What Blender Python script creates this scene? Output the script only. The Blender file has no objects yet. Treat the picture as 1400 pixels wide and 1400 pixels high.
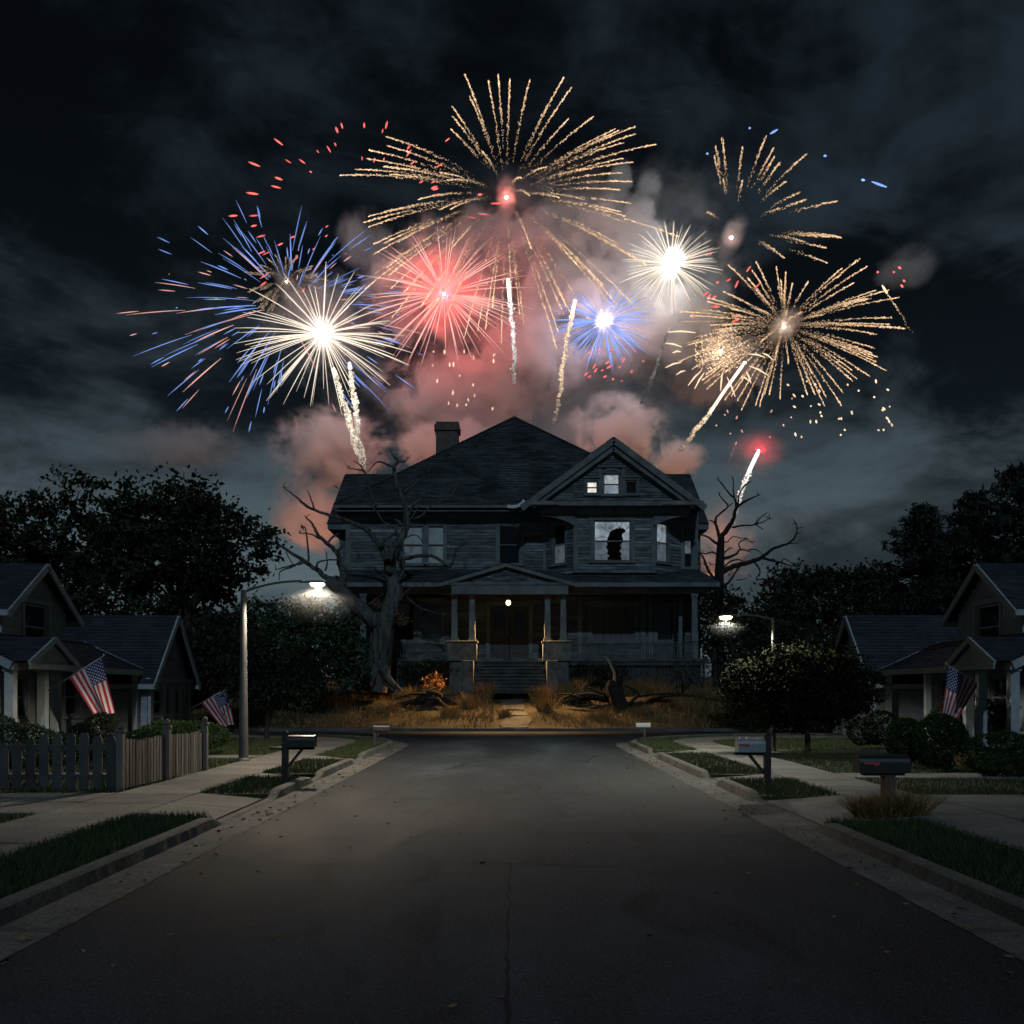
import bpy, math, random
import numpy as np
from mathutils import Vector, noise as mnoise

R = math.radians
rnd = random.Random(7)
S = bpy.context.scene
col = S.collection
F = 35.0 / 36.0 * 1400.0        # focal length in photo pixels
EYE = 1.7                       # camera height
HOR = 945.0                     # horizon row of the photo

# ------------------------------------------------------------------ camera
cam = bpy.data.cameras.new("camera")
cam.lens = 35.0
cam.sensor_width = 36.0
cam.shift_y = (HOR - 700.0) / 1400.0
cam.clip_start = 0.1
cam.clip_end = 3000.0
camo = bpy.data.objects.new("camera", cam)
camo.location = (0, 0, EYE)
camo.rotation_euler = (R(90), 0, 0)
col.objects.link(camo)
S.camera = camo

# ------------------------------------------------------------------ render
S.view_settings.view_transform = 'Standard'
S.view_settings.look = 'None'
S.view_settings.exposure = 0.0
S.view_settings.gamma = 1.0
cy = S.cycles
cy.use_denoising = True
cy.max_bounces = 6
cy.diffuse_bounces = 3
cy.glossy_bounces = 2
cy.transmission_bounces = 4
cy.transparent_max_bounces = 12
cy.volume_bounces = 3
cy.volume_step_rate = 0.4
cy.volume_max_steps = 256
cy.sample_clamp_indirect = 4.0
cy.caustics_reflective = False
cy.caustics_refractive = False

# ------------------------------------------------------------------ world: overcast night sky
W = bpy.data.worlds.new("World")
S.world = W
W.use_nodes = True


class NT:
    def __init__(self, tree):
        self.t = tree
        tree.nodes.clear()

    def n(self, typ, **kw):
        nd = self.t.nodes.new(typ)
        for k, v in kw.items():
            if k.startswith('i_'):
                key = k[2:]
                key = int(key) if key.isdigit() else key.replace('_', ' ')
                nd.inputs[key].default_value = v
            else:
                setattr(nd, k, v)
        return nd

    def l(self, a, b):
        self.t.links.new(a, b)

    def math(self, op, a, b=None, c=None, clamp=False):
        nd = self.t.nodes.new('ShaderNodeMath')
        nd.operation = op
        nd.use_clamp = clamp
        for i, v in enumerate((a, b, c)):
            if v is None:
                continue
            if isinstance(v, (int, float)):
                nd.inputs[i].default_value = v
            else:
                self.l(v, nd.inputs[i])
        return nd.outputs[0]

    def noise(self, vec, scale, detail=4, rough=0.55, dist=0.0, col=False):
        nd = self.n('ShaderNodeTexNoise')
        nd.inputs['Scale'].default_value = scale
        nd.inputs['Detail'].default_value = detail
        nd.inputs['Roughness'].default_value = rough
        nd.inputs['Distortion'].default_value = dist
        if vec is not None:
            self.l(vec, nd.inputs['Vector'])
        return nd.outputs['Color' if col else 'Fac']

    def ramp(self, fac, stops, interp='LINEAR'):
        nd = self.n('ShaderNodeValToRGB')
        cr = nd.color_ramp
        cr.interpolation = interp
        while len(cr.elements) < len(stops):
            cr.elements.new(0.5)
        for e, (p, c) in zip(cr.elements, stops):
            e.position = p
            e.color = (*c, 1) if len(c) == 3 else c
        self.l(fac, nd.inputs[0])
        return nd.outputs[0]

    def mix(self, fac, a, b, blend='MIX'):
        nd = self.n('ShaderNodeMix', data_type='RGBA', blend_type=blend)
        for key, v in ((0, fac), (6, a), (7, b)):
            if isinstance(v, (int, float)):
                nd.inputs[key].default_value = v
            elif isinstance(v, tuple):
                nd.inputs[key].default_value = (*v, 1)
            else:
                self.l(v, nd.inputs[key])
        return nd.outputs[2]

    def maprange(self, v, a, b, c=0.0, d=1.0, smooth=False):
        nd = self.n('ShaderNodeMapRange')
        if smooth:
            nd.interpolation_type = 'SMOOTHSTEP'
        self.l(v, nd.inputs[0])
        for i, x in enumerate((a, b, c, d)):
            nd.inputs[i + 1].default_value = x
        return nd.outputs[0]


def build_world():
    k = NT(W.node_tree)
    tc = k.n('ShaderNodeTexCoord')
    sep = k.n('ShaderNodeSeparateXYZ')
    k.l(tc.outputs['Generated'], sep.inputs[0])
    mp = k.n('ShaderNodeMapping')
    mp.inputs['Scale'].default_value = (1.0, 1.0, 2.0)
    mp.inputs['Location'].default_value = (0.35, 0.1, 0.2)
    k.l(tc.outputs['Generated'], mp.inputs[0])
    big = k.noise(mp.outputs[0], 3.0, 9, 0.56, 0.5)
    puff = k.noise(mp.outputs[0], 8.5, 7, .6, .8)
    big = k.math('ADD', big, k.math('MULTIPLY', k.math('SUBTRACT', puff, .5), .42))
    cloud = k.maprange(big, 0.40, 0.70, 0, 1, True)
    # a veil of low cloud near the horizon, lit from the town below
    low = k.maprange(sep.outputs[2], 0.0, 0.52, 1.0, 0.0)
    low2 = k.math('POWER', low, 2.2)
    clear = k.ramp(low2, [(0.0, (0.0018, 0.0028, 0.0042)), (0.3, (0.005, 0.0082, 0.0112)), (0.75, (0.026, 0.039, 0.047)), (1.0, (0.05, 0.072, 0.08))])
    lit = k.ramp(low2, [(0.0, (0.012, 0.0185, 0.025)), (0.3, (0.046, 0.066, 0.078)), (0.75, (0.1, 0.138, 0.152)), (1.0, (0.12, 0.166, 0.178))])
    c = k.mix(cloud, clear, lit)
    bg = k.n('ShaderNodeBackground')
    k.l(c, bg.inputs[0])
    bg.inputs[1].default_value = 1.15
    out = k.n('ShaderNodeOutputWorld')
    k.l(bg.outputs[0], out.inputs[0])


build_world()
W.cycles.sampling_method = 'AUTOMATIC'

# ------------------------------------------------------------------ the moon (the one sun lamp)
sun = bpy.data.lights.new("moon", 'SUN')
sun.energy = 0.6
sun.angle = R(1.5)
sun.color = (0.60, 0.82, 1.0)
suno = bpy.data.objects.new("moon", sun)
suno.rotation_euler = (R(57), 0, R(4))
col.objects.link(suno)


# ------------------------------------------------------------------ helpers
def X(px, Y):
    return (px - 700.0) * Y / F


def Z(py, Y):
    return EYE + (HOR - py) * Y / F


def P(px, py, Y):
    return Vector((X(px, Y), Y, Z(py, Y)))


ORG = {}


def tag(o, label=None, cat=None, group=None, kind=None):
    if label:
        o['label'] = label
    if cat:
        o['category'] = cat
    if group:
        o['group'] = group
    if kind:
        o['kind'] = kind
    return o


def thing(name, loc, label, cat, group=None, kind=None):
    o = bpy.data.objects.new(name, None)
    o.empty_display_size = 0.3
    o.location = loc
    col.objects.link(o)
    ORG[o] = Vector(loc)
    return tag(o, label, cat, group, kind)


class MB:
    """collects faces; build() links them as one mesh object"""

    def __init__(self):
        self.v = []
        self.f = []
        self.tone = []      # per face

    def add(self, verts, faces, tone=0.5):
        b = len(self.v)
        self.v.extend(tuple(p) for p in verts)
        for f in faces:
            self.f.append(tuple(i + b for i in f))
            self.tone.append(tone)

    def quad(self, a, b, c, d, tone=0.5):
        self.add((a, b, c, d), ((0, 1, 2, 3),), tone)

    def poly(self, pts, tone=0.5):
        self.add(pts, (tuple(range(len(pts))),), tone)

    def box(self, x0, x1, y0, y1, z0, z1, tone=0.5):
        self.add([(x0, y0, z0), (x1, y0, z0), (x1, y1, z0), (x0, y1, z0), (x0, y0, z1), (x1, y0, z1), (x1, y1, z1), (x0, y1, z1)],
                 [(0, 3, 2, 1), (4, 5, 6, 7), (0, 1, 5, 4), (1, 2, 6, 5), (2, 3, 7, 6), (3, 0, 4, 7)], tone)

    def bar(self, a, b, w, h, up=(0, 0, 1), tone=0.5):
        """a rectangular bar from a to b, w wide sideways, h along up"""
        a, b = Vector(a), Vector(b)
        d = (b - a).normalized()
        s = d.cross(Vector(up))
        if s.length < 1e-5:
            s = d.cross(Vector((0, 1, 0)))
        s.normalize()
        u = s.cross(d).normalized()
        vs = []
        for p in (a, b):
            for i, j in ((-1, -1), (1, -1), (1, 1), (-1, 1)):
                vs.append(p + s * (i * w / 2) + u * (j * h / 2))
        self.add(vs, [(0, 1, 2, 3), (7, 6, 5, 4), (0, 4, 5, 1), (1, 5, 6, 2), (2, 6, 7, 3), (3, 7, 4, 0)], tone)

    def tube(self, pts, rad, n=6, tone=0.5, cap=True, tones=None, ridge=0.0):
        pts = [Vector(p) for p in pts]
        if isinstance(rad, (int, float)):
            rad = [rad] * len(pts)
        vs, fs = [], []
        prev = None
        for i, p in enumerate(pts):
            d = (pts[min(i + 1, len(pts) - 1)] - pts[max(i - 1, 0)])
            if d.length < 1e-7:
                d = Vector((0, 0, 1))
            d.normalize()
            if prev is None:
                ref = Vector((1, 0, 0)) if abs(d.x) < 0.8 else Vector((0, 1, 0))
                s = d.cross(ref).normalized()
            else:
                s = prev - d * prev.dot(d)
                s = s.normalized() if s.length > 1e-6 else d.cross(Vector((1, 0.3, 0))).normalized()
            prev = s
            t = d.cross(s)
            for j in range(n):
                a = 2 * math.pi * j / n
                q = rad[i]
                if ridge:
                    q *= 1 + ridge * (math.sin(5 * a + .09 * i) * .5 + math.sin(9 * a - .07 * i) * .5 + mnoise.noise(Vector((math.cos(a) * 2, math.sin(a) * 2, i * .12))) * .9)
                vs.append(p + (s * math.cos(a) + t * math.sin(a)) * q)
        for i in range(len(pts) - 1):
            for j in range(n):
                k = (j + 1) % n
                fs.append((i * n + j, i * n + k, (i + 1) * n + k, (i + 1) * n + j))
        if cap:
            fs.append(tuple(range(n - 1, -1, -1)))
            fs.append(tuple((len(pts) - 1) * n + j for j in range(n)))
        self.add(vs, fs, tone)
        if tones:
            k0 = len(self.f) - len(fs)
            for i in range(len(pts) - 1):
                for j in range(n):
                    self.tone[k0 + i * n + j] = tones[i]
            if cap:
                self.tone[-2] = tones[0]
                self.tone[-1] = tones[-1]

    def lathe(self, c, prof, n=16, tone=0.5):
        """profile of (radius, z) about a vertical axis at c"""
        c = Vector(c)
        vs, fs = [], []
        for r, z in prof:
            for j in range(n):
                a = 2 * math.pi * j / n
                vs.append(c + Vector((r * math.cos(a), r * math.sin(a), z)))
        for i in range(len(prof) - 1):
            for j in range(n):
                k = (j + 1) % n
                fs.append((i * n + j, i * n + k, (i + 1) * n + k, (i + 1) * n + j))
        fs.append(tuple(range(n - 1, -1, -1)))
        fs.append(tuple((len(prof) - 1) * n + j for j in range(n)))
        self.add(vs, fs, tone)

    def prism(self, poly, vec, tone=0.5):
        """polygon (list of 3-D points) pushed along vec"""
        vec = Vector(vec)
        n = len(poly)
        a = [Vector(p) for p in poly]
        b = [p + vec for p in a]
        fs = [tuple(range(n)), tuple(range(2 * n - 1, n - 1, -1))]
        for i in range(n):
            j = (i + 1) % n
            fs.append((i, i + n, j + n, j))
        self.add(a + b, fs, tone)

    def courses(self, el, er, tl, tr, row, lift, seg=0.6, jit=0.0, seed=1, base=0.5, var=0.22):
        """overlapping courses (shingles, boards) from an eave edge up to a top edge"""
        g = random.Random(seed)
        el, er, tl, tr = map(Vector, (el, er, tl, tr))
        nrm = (er - el).cross(tl - el)
        if nrm.length < 1e-6:
            nrm = (er - el).cross(tr - el)
        nrm.normalize()
        H = (((tl + tr) - (el + er)) / 2).length
        n = max(2, int(round(H / row)))
        for i in range(n):
            t0, t1 = i / n, (i + 1) / n
            a0, b0 = el.lerp(tl, t0), er.lerp(tr, t0)
            a1, b1 = el.lerp(tl, t1), er.lerp(tr, t1)
            m = max(1, int((b0 - a0).length / seg))
            cuts = [0.0] + sorted(min(max((j + g.uniform(-.3, .3)) / m, .001), .999) for j in range(1, m)) + [1.0]
            rt = g.uniform(-.06, .06)
            for u0, u1 in zip(cuts[:-1], cuts[1:]):
                dj = g.uniform(0, jit)
                p0, p1 = a0.lerp(b0, u0), a0.lerp(b0, u1)
                q0, q1 = a1.lerp(b1, u0), a1.lerp(b1, u1)
                lo = nrm * (lift + dj)
                hi = nrm * 0.002
                tn = min(1, max(0, base + rt + g.uniform(-var, var)))
                self.add([p0, p1, p0 + lo, p1 + lo, q1 + hi, q0 + hi], [(2, 3, 4, 5), (0, 1, 3, 2)], tn)

    def build(self, name, mat, parent=None, smooth=False, label=None, kind=None, bevel=0.0):
        me = bpy.data.meshes.new(name)
        o = bpy.data.objects.new(name, me)
        org = ORG.get(parent, Vector((0, 0, 0)))
        vs = [(p[0] - org.x, p[1] - org.y, p[2] - org.z) for p in self.v]
        me.from_pydata(vs, [], self.f)
        at = me.attributes.new("tone", 'FLOAT', 'FACE')
        at.data.foreach_set("value", self.tone)
        if mat is not None:
            me.materials.append(mat)
        if smooth:
            me.polygons.foreach_set("use_smooth", [True] * len(me.polygons))
        me.update()
        col.objects.link(o)
        if parent is not None:
            o.parent = parent
            ORG[o] = org
        if bevel:
            b = o.modifiers.new("bevel", 'BEVEL')
            b.width = bevel
            b.segments = 2
            b.limit_method = 'ANGLE'
        if label:
            o['label'] = label
        if kind:
            o['kind'] = kind
        return o


class Frame:
    """a wall's own axes: u along it, z up, n outward"""

    def __init__(self, o, u):
        self.o = Vector(o)
        self.u = Vector(u).normalized()
        self.n = Vector((self.u.y, -self.u.x, 0))      # outward when u runs to the right seen from outside

    def p(self, u, z, n=0.0):
        return self.o + self.u * u + self.n * n + Vector((0, 0, z - self.o.z))

    def box(self, mb, u0, u1, z0, z1, n0, n1, tone=0.5):
        vs = [self.p(u0, z0, n0), self.p(u1, z0, n0), self.p(u1, z0, n1), self.p(u0, z0, n1),
              self.p(u0, z1, n0), self.p(u1, z1, n0), self.p(u1, z1, n1), self.p(u0, z1, n1)]
        mb.add(vs, [(0, 1, 2, 3), (7, 6, 5, 4), (3, 2, 6, 7), (2, 1, 5, 6), (1, 0, 4, 5), (0, 3, 7, 4)], tone)


def clap_wall(mb, fr, bounds, z0, z1, openings, row=0.17, lift=0.036, seed=1, base=0.45, var=0.15, seg=2.4, pale=0.05, jit=0.006):
    """clapboards laid between bounds(z) -> (u0, u1), cut away at openings (u0, u1, z0, z1)"""
    g = random.Random(seed)
    n = max(1, int(round((z1 - z0) / row)))
    for i in range(n):
        a, b = z0 + (z1 - z0) * i / n, z0 + (z1 - z0) * (i + 1) / n
        m = (a + b) / 2
        spans = [bounds(m)]
        if spans[0][1] - spans[0][0] < .02:
            continue
        for (o0, o1, p0, p1) in openings:
            if p0 < m < p1:
                nx = []
                for s0, s1 in spans:
                    if o1 <= s0 or o0 >= s1:
                        nx.append((s0, s1))
                    else:
                        if o0 > s0:
                            nx.append((s0, o0))
                        if o1 < s1:
                            nx.append((o1, s1))
                spans = nx
        for s0, s1 in spans:
            k = max(1, int(round((s1 - s0) / seg)))
            cuts = [s0] + [s0 + (s1 - s0) * (j + g.uniform(-.3, .3)) / k for j in range(1, k)] + [s1]
            for u0, u1 in zip(cuts[:-1], cuts[1:]):
                t = base + g.uniform(-var, var)
                if g.random() < pale:
                    t = min(1.0, t + g.uniform(.25, .5))
                d0, d1 = g.uniform(-jit, jit), g.uniform(-jit, jit)
                lo, hi = lift, 0.002
                mb.add([fr.p(u0, a + d0, 0), fr.p(u1, a + d1, 0), fr.p(u1, a + d1, lo), fr.p(u0, a + d0, lo), fr.p(u1, b + d1, hi), fr.p(u0, b + d0, hi)],
                       [(0, 1, 2, 3), (3, 2, 4, 5)], t)


# ------------------------------------------------------------------ materials
def mat(name, c1, c2=None, rough=0.85, scale=6.0, detail=5, bump=0.0, bscale=None, tone=0.0, stretch=None, spec=0.3, fine=None, metal=0.0, trans=0.0):
    m = bpy.data.materials.new(name)
    m.use_nodes = True
    k = NT(m.node_tree)
    c2 = c2 or tuple(min(1, x * 1.5) for x in c1)
    tc = k.n('ShaderNodeTexCoord')
    vec = tc.outputs['Object']
    if stretch:
        mp = k.n('ShaderNodeMapping')
        mp.inputs['Scale'].default_value = stretch
        k.l(vec, mp.inputs[0])
        vec = mp.outputs[0]
    nz = k.noise(vec, scale, detail, 0.6)
    fac = k.maprange(nz, 0.3, 0.7)
    c = k.mix(fac, c1, c2)
    if fine:
        nf = k.noise(tc.outputs['Object'], fine, 2, 0.6)
        c = k.mix(k.maprange(nf, .35, .65, 0.0, 0.6), c, tuple(x * .45 for x in c1))
    if tone:
        at = k.n('ShaderNodeAttribute', attribute_name="tone")
        v = k.maprange(at.outputs['Fac'], 0, 1, 1 - tone, 1 + tone * 1.6)
        c = k.mix(1.0, c, v, 'MULTIPLY')
    b = k.n('ShaderNodeBsdfPrincipled')
    k.l(c, b.inputs['Base Color'])
    b.inputs['Roughness'].default_value = rough
    b.inputs['Metallic'].default_value = metal
    b.inputs['Specular IOR Level'].default_value = spec
    if bump:
        bn = k.n('ShaderNodeBump')
        bn.inputs['Strength'].default_value = bump
        bn.inputs['Distance'].default_value = 0.03
        k.l(k.noise(vec, bscale or scale * 4, 4, 0.6), bn.inputs['Height'])
        k.l(bn.outputs[0], b.inputs['Normal'])
    out = k.n('ShaderNodeOutputMaterial')
    k.l(b.outputs[0], out.inputs[0])
    return m


def emit(name, color, strength, attr=None, sample=False):
    m = bpy.data.materials.new(name)
    m.use_nodes = True
    k = NT(m.node_tree)
    e = k.n('ShaderNodeEmission')
    e.inputs[0].default_value = (*color, 1)
    if attr:
        at = k.n('ShaderNodeAttribute', attribute_name=attr)
        k.l(k.math('MULTIPLY', at.outputs['Fac'], strength), e.inputs[1])
    else:
        e.inputs[1].default_value = strength
    out = k.n('ShaderNodeOutputMaterial')
    k.l(e.outputs[0], out.inputs[0])
    m.cycles.emission_sampling = 'AUTO' if sample else 'NONE'
    return m


def lit_pane(name, color, lo, hi, scale=3.0):
    """a window pane with a mottled glow of its own"""
    m = bpy.data.materials.new(name)
    m.use_nodes = True
    k = NT(m.node_tree)
    tc = k.n('ShaderNodeTexCoord')
    nz = k.noise(tc.outputs['Object'], scale, 6, 0.65, .4)
    st = k.maprange(nz, .3, .72, lo, hi)
    b = k.n('ShaderNodeBsdfPrincipled')
    b.inputs['Base Color'].default_value = (.2, .23, .25, 1)
    b.inputs['Roughness'].default_value = .35
    b.inputs['Emission Color'].default_value = (*color, 1)
    k.l(st, b.inputs['Emission Strength'])
    out = k.n('ShaderNodeOutputMaterial')
    k.l(b.outputs[0], out.inputs[0])
    m.cycles.emission_sampling = 'NONE'
    return m


M = {}
M['asphalt'] = None
M['siding'] = mat('weathered_siding', (.036, .046, .053), (.15, .172, .182), .85, 1.3, 7, .4, 14, .8, (1, 1, 5))
M['trim'] = mat('weathered_trim', (.07, .085, .092), (.16, .18, .186), .8, 1.6, 7, .4, 20, .3)
M['shingle'] = mat('old_shingle', (.018, .023, .027), (.062, .071, .077), .9, .8, 8, .5, 9, .7)
M['porch_wood'] = mat('worn_porch_wood', (.028, .032, .035), (.095, .105, .11), .85, 1.8, 7, .5, 16, .5)
M['stone'] = mat('pier_stone', (.04, .043, .042), (.15, .158, .15), .95, 2.2, 6, .8, 6)
M['brick'] = mat('chimney_brick', (.07, .055, .05), (.13, .11, .105), .95, 4, 5, .6, 10)
M['darkwood'] = mat('dark_door_wood', (.03, .032, .035), (.06, .062, .066), .6, 3, 5, .2)
M['darkglass'] = mat('dark_glass', (.006, .008, .01), (.012, .015, .018), .07, 2, 4, 0, spec=.5)
M['blind'] = mat('dusty_blind', (.3, .32, .32), (.5, .53, .52), .7, 1.5, 5)
M['curtain'] = mat('old_curtain', (.06, .065, .068), (.13, .14, .142), .9, 2, 5, .3, 8, stretch=(4, 1, .3))
M['concrete'] = mat('concrete', (.10, .10, .096), (.23, .226, .21), .9, 1.1, 8, .35, 40, .2, fine=30)
M['gutter'] = mat('gutter_concrete', (.065, .067, .066), (.17, .168, .160), .9, 1.6, 8, .35, 40, .2, fine=26)
M['lawn'] = mat('lawn_soil', (.022, .032, .012), (.042, .05, .02), .95, 3, 7, .6, 30)
M['grass'] = mat('green_grass', (.014, .026, .009), (.032, .046, .015), .8, 1.3, 4, 0, None, .5)
M['drygrass'] = mat('dry_grass', (.13, .085, .032), (.27, .18, .075), .85, .8, 4, 0, None, .5)
M['hill'] = mat('dry_turf', (.014, .012, .007), (.10, .07, .033), .95, .9, 9, .9, 12)
M['leaf'] = mat('dark_leaf', (.012, .017, .010), (.028, .036, .02), .85, .6, 4, 0, None, .5, spec=.1)
M['leaf2'] = mat('green_leaf', (.022, .038, .02), (.045, .068, .034), .85, .8, 4, 0, None, .5, spec=.1)
M['leaf3'] = mat('olive_leaf', (.006, .008, .003), (.013, .015, .006), 1.0, .8, 4, 0, None, .35, spec=.1)
M['needle'] = mat('conifer_needle', (.009, .014, .012), (.02, .028, .022), .8, .6, 4, 0, None, .5)
M['boxwood'] = mat('boxwood_leaf', (.012, .026, .010), (.026, .048, .018), .9, 2, 4, 0, None, .4, spec=.05)
M['rust_leaf'] = mat('rust_leaf', (.30, .13, .04), (.5, .25, .07), .8, 4, 3, 0, None, .4)
M['brown_leaf'] = mat('brown_leaf', (.12, .075, .03), (.2, .125, .05), .8, 4, 3, 0, None, .4)
M['bark'] = mat('grey_bark', (.012, .012, .012), (.13, .13, .128), .95, 6.5, 8, 1.0, 12, stretch=(1, 1, .10))
M['darkbark'] = mat('dark_bark', (.012, .011, .010), (.03, .027, .025), .95, 6, 5, .6, 14, stretch=(1, 1, .25))
M['rootwood'] = mat('rotten_root', (.012, .010, .009), (.03, .025, .022), .95, 6, 5, .8, 12)
M['palewood'] = mat('pale_wood', (.16, .13, .10), (.3, .25, .19), .9, 6, 5, .5, 12)
M['torn'] = mat('torn_white_metal', (.5, .52, .53), (.7, .72, .72), .6, 6)
M['cot_wall'] = mat('cottage_siding', (.20, .24, .265), (.30, .345, .37), .85, 3, 5, .3, 12, .25)
M['cot_trim'] = mat('cottage_white_trim', (.24, .275, .295), (.33, .365, .385), .7, 3, 4, 0, None, .2)
M['cot_roof'] = mat('cottage_roof', (.018, .022, .03), (.036, .042, .054), .9, 1.5, 6, .4, 10, .4)
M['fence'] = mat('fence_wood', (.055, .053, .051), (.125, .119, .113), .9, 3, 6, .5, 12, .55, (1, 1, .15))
M['fence_front'] = mat('fence_shade_tone', (.03, .031, .032), (.06, .061, .063), .85, 3, 5, .3, 12, .4)  # darker copy of the fence material, shade put into its colour
M['post_black'] = mat('black_painted_wood', (.012, .012, .013), (.03, .03, .031), .6, 5, 4, .3, 20)
M['post_brown'] = mat('brown_post_wood', (.06, .04, .03), (.12, .085, .065), .85, 4, 5, .5, 14, 0, (1, 1, .2))
M['mail_black'] = mat('black_enamel_tin', (.012, .013, .014), (.022, .023, .025), .32, 4, 3, 0, None, 0, spec=.6)
M['mail_grey'] = mat('grey_enamel_tin', (.16, .19, .21), (.24, .27, .29), .4, 4, 4, 0, None, 0, spec=.5)
M['mail_red'] = mat('red_enamel', (.35, .05, .04), (.45, .08, .06), .5)
M['galv'] = mat('galvanised_steel', (.05, .052, .052), (.10, .10, .098), .6, 3, 5, .1, 20, metal=.2)
M['pole_metal'] = mat('flag_pole_metal', (.35, .33, .3), (.5, .48, .44), .4, 4, 3, 0, metal=.6)
M['iron'] = mat('black_iron', (.02, .02, .02), (.04, .04, .04), .5)
M['fl_red'] = mat('flag_red_cloth', (.30, .018, .03), (.38, .03, .045), .8, 5, 3)
M['fl_white'] = mat('flag_white_cloth', (.50, .46, .46), (.6, .56, .56), .8, 5, 3)
M['fl_blue'] = mat('flag_blue_cloth', (.018, .028, .10), (.03, .042, .14), .8, 5, 3)
M['crack'] = mat('dark_crack', (.008, .009, .010), (.018, .019, .021), .9, 8)
M['lens'] = emit('street_lamp_lens', (1.0, .74, .38), 90.0, None, True)
M['globe'] = emit('porch_globe', (1.0, .86, .52), 5.0)
M['pane_cold'] = lit_pane('cold_lit_pane', (.74, .88, 1.0), .05, .42, 2.2)
M['pane_dim'] = lit_pane('dim_lit_pane', (.74, .88, 1.0), .012, .12, 2.5)
M['pane_bright'] = lit_pane('bright_lit_pane', (1.0, .96, .82), .55, 1.1, 6)
M['pane_mid'] = lit_pane('mid_lit_pane', (.9, .96, 1.0), .10, .5, 5)


def asphalt():
    m = bpy.data.materials.new('asphalt')
    m.use_nodes = True
    k = NT(m.node_tree)
    tc = k.n('ShaderNodeTexCoord')
    v = tc.outputs['Object']
    mp = k.n('ShaderNodeMapping')
    mp.inputs['Scale'].default_value = (1.0, .38, 1.0)
    k.l(v, mp.inputs[0])
    big = k.noise(mp.outputs[0], .5, 7, .66, .8)
    mid = k.noise(v, 2.2, 5, .6)
    fine = k.noise(v, 30, 6, .85)
    grit = k.noise(v, 60, 3, .7)
    c = k.ramp(big, [(.30, (.016, .024, .034)), (.44, (.040, .056, .073)), (.58, (.078, .100, .120)), (.78, (.116, .140, .160))])
    # tone across the road: paler in the lanes, darker towards the gutters
    sep = k.n('ShaderNodeSeparateXYZ')
    k.l(v, sep.inputs[0])
    wob = k.math('MULTIPLY', k.math('SUBTRACT', k.noise(v, .6, 5, .6), .5), 1.6)
    ax = k.math('ABSOLUTE', k.math('ADD', sep.outputs[0], wob))
    lane_tone = k.ramp(k.math('DIVIDE', ax, 3.6), [(0.0, (.95,) * 3), (.12, (.8,) * 3), (.36, (1.1,) * 3), (.62, (.75,) * 3), (.9, (.4,) * 3)])
    c = k.mix(1.0, c, lane_tone, 'MULTIPLY')
    c = k.mix(k.maprange(mid, .42, .72, 0, .5), c, (.042, .046, .050))
    blot = k.noise(mp.outputs[0], 1.1, 4, .5, 1.2)
    c = k.mix(k.maprange(blot, .56, .68, 0, .75), c, (.017, .020, .024))
    c = k.mix(k.maprange(fine, .35, .65, 0, 1), c, k.mix(1.0, c, (.22, .23, .26), 'MULTIPLY'))
    c = k.mix(k.maprange(grit, .58, .68, 0, .8), c, (.27, .285, .29))
    b = k.n('ShaderNodeBsdfPrincipled')
    k.l(c, b.inputs['Base Color'])
    k.l(k.maprange(big, .3, .7, .78, .95), b.inputs['Roughness'])
    b.inputs['Specular IOR Level'].default_value = .22
    bn = k.n('ShaderNodeBump')
    bn.inputs['Strength'].default_value = .55
    bn.inputs['Distance'].default_value = .012
    k.l(fine, bn.inputs['Height'])
    k.l(bn.outputs[0], b.inputs['Normal'])
    o = k.n('ShaderNodeOutputMaterial')
    k.l(b.outputs[0], o.inputs[0])
    return m


M['asphalt'] = asphalt()

# ================================================================== SETTING
KX = 3.66                       # kerb face, metres from the street's centre line
CC = (10.0, 30.5)               # centre of the kerb's corner curve
YFAR = 42.0                     # far edge of the cross street


def hill_z(x, y):
    t = min(1.0, max(0.0, (y - 42.4) / 7.6))
    t = t * t * (3 - 2 * t) * .45 + t * .55
    h = .13 + 1.57 * t
    if y > 42.6:
        h += .10 * mnoise.noise(Vector((x * .35, y * .4, 0))) + .04 * mnoise.noise(Vector((x * 1.3, y * 1.3, 5)))
        h += .05 * math.exp(-((x - 0) / 2.0) ** 2) * 0
    if y > 50:
        h += min(1.2, (y - 50) * .04)
    return h


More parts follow.
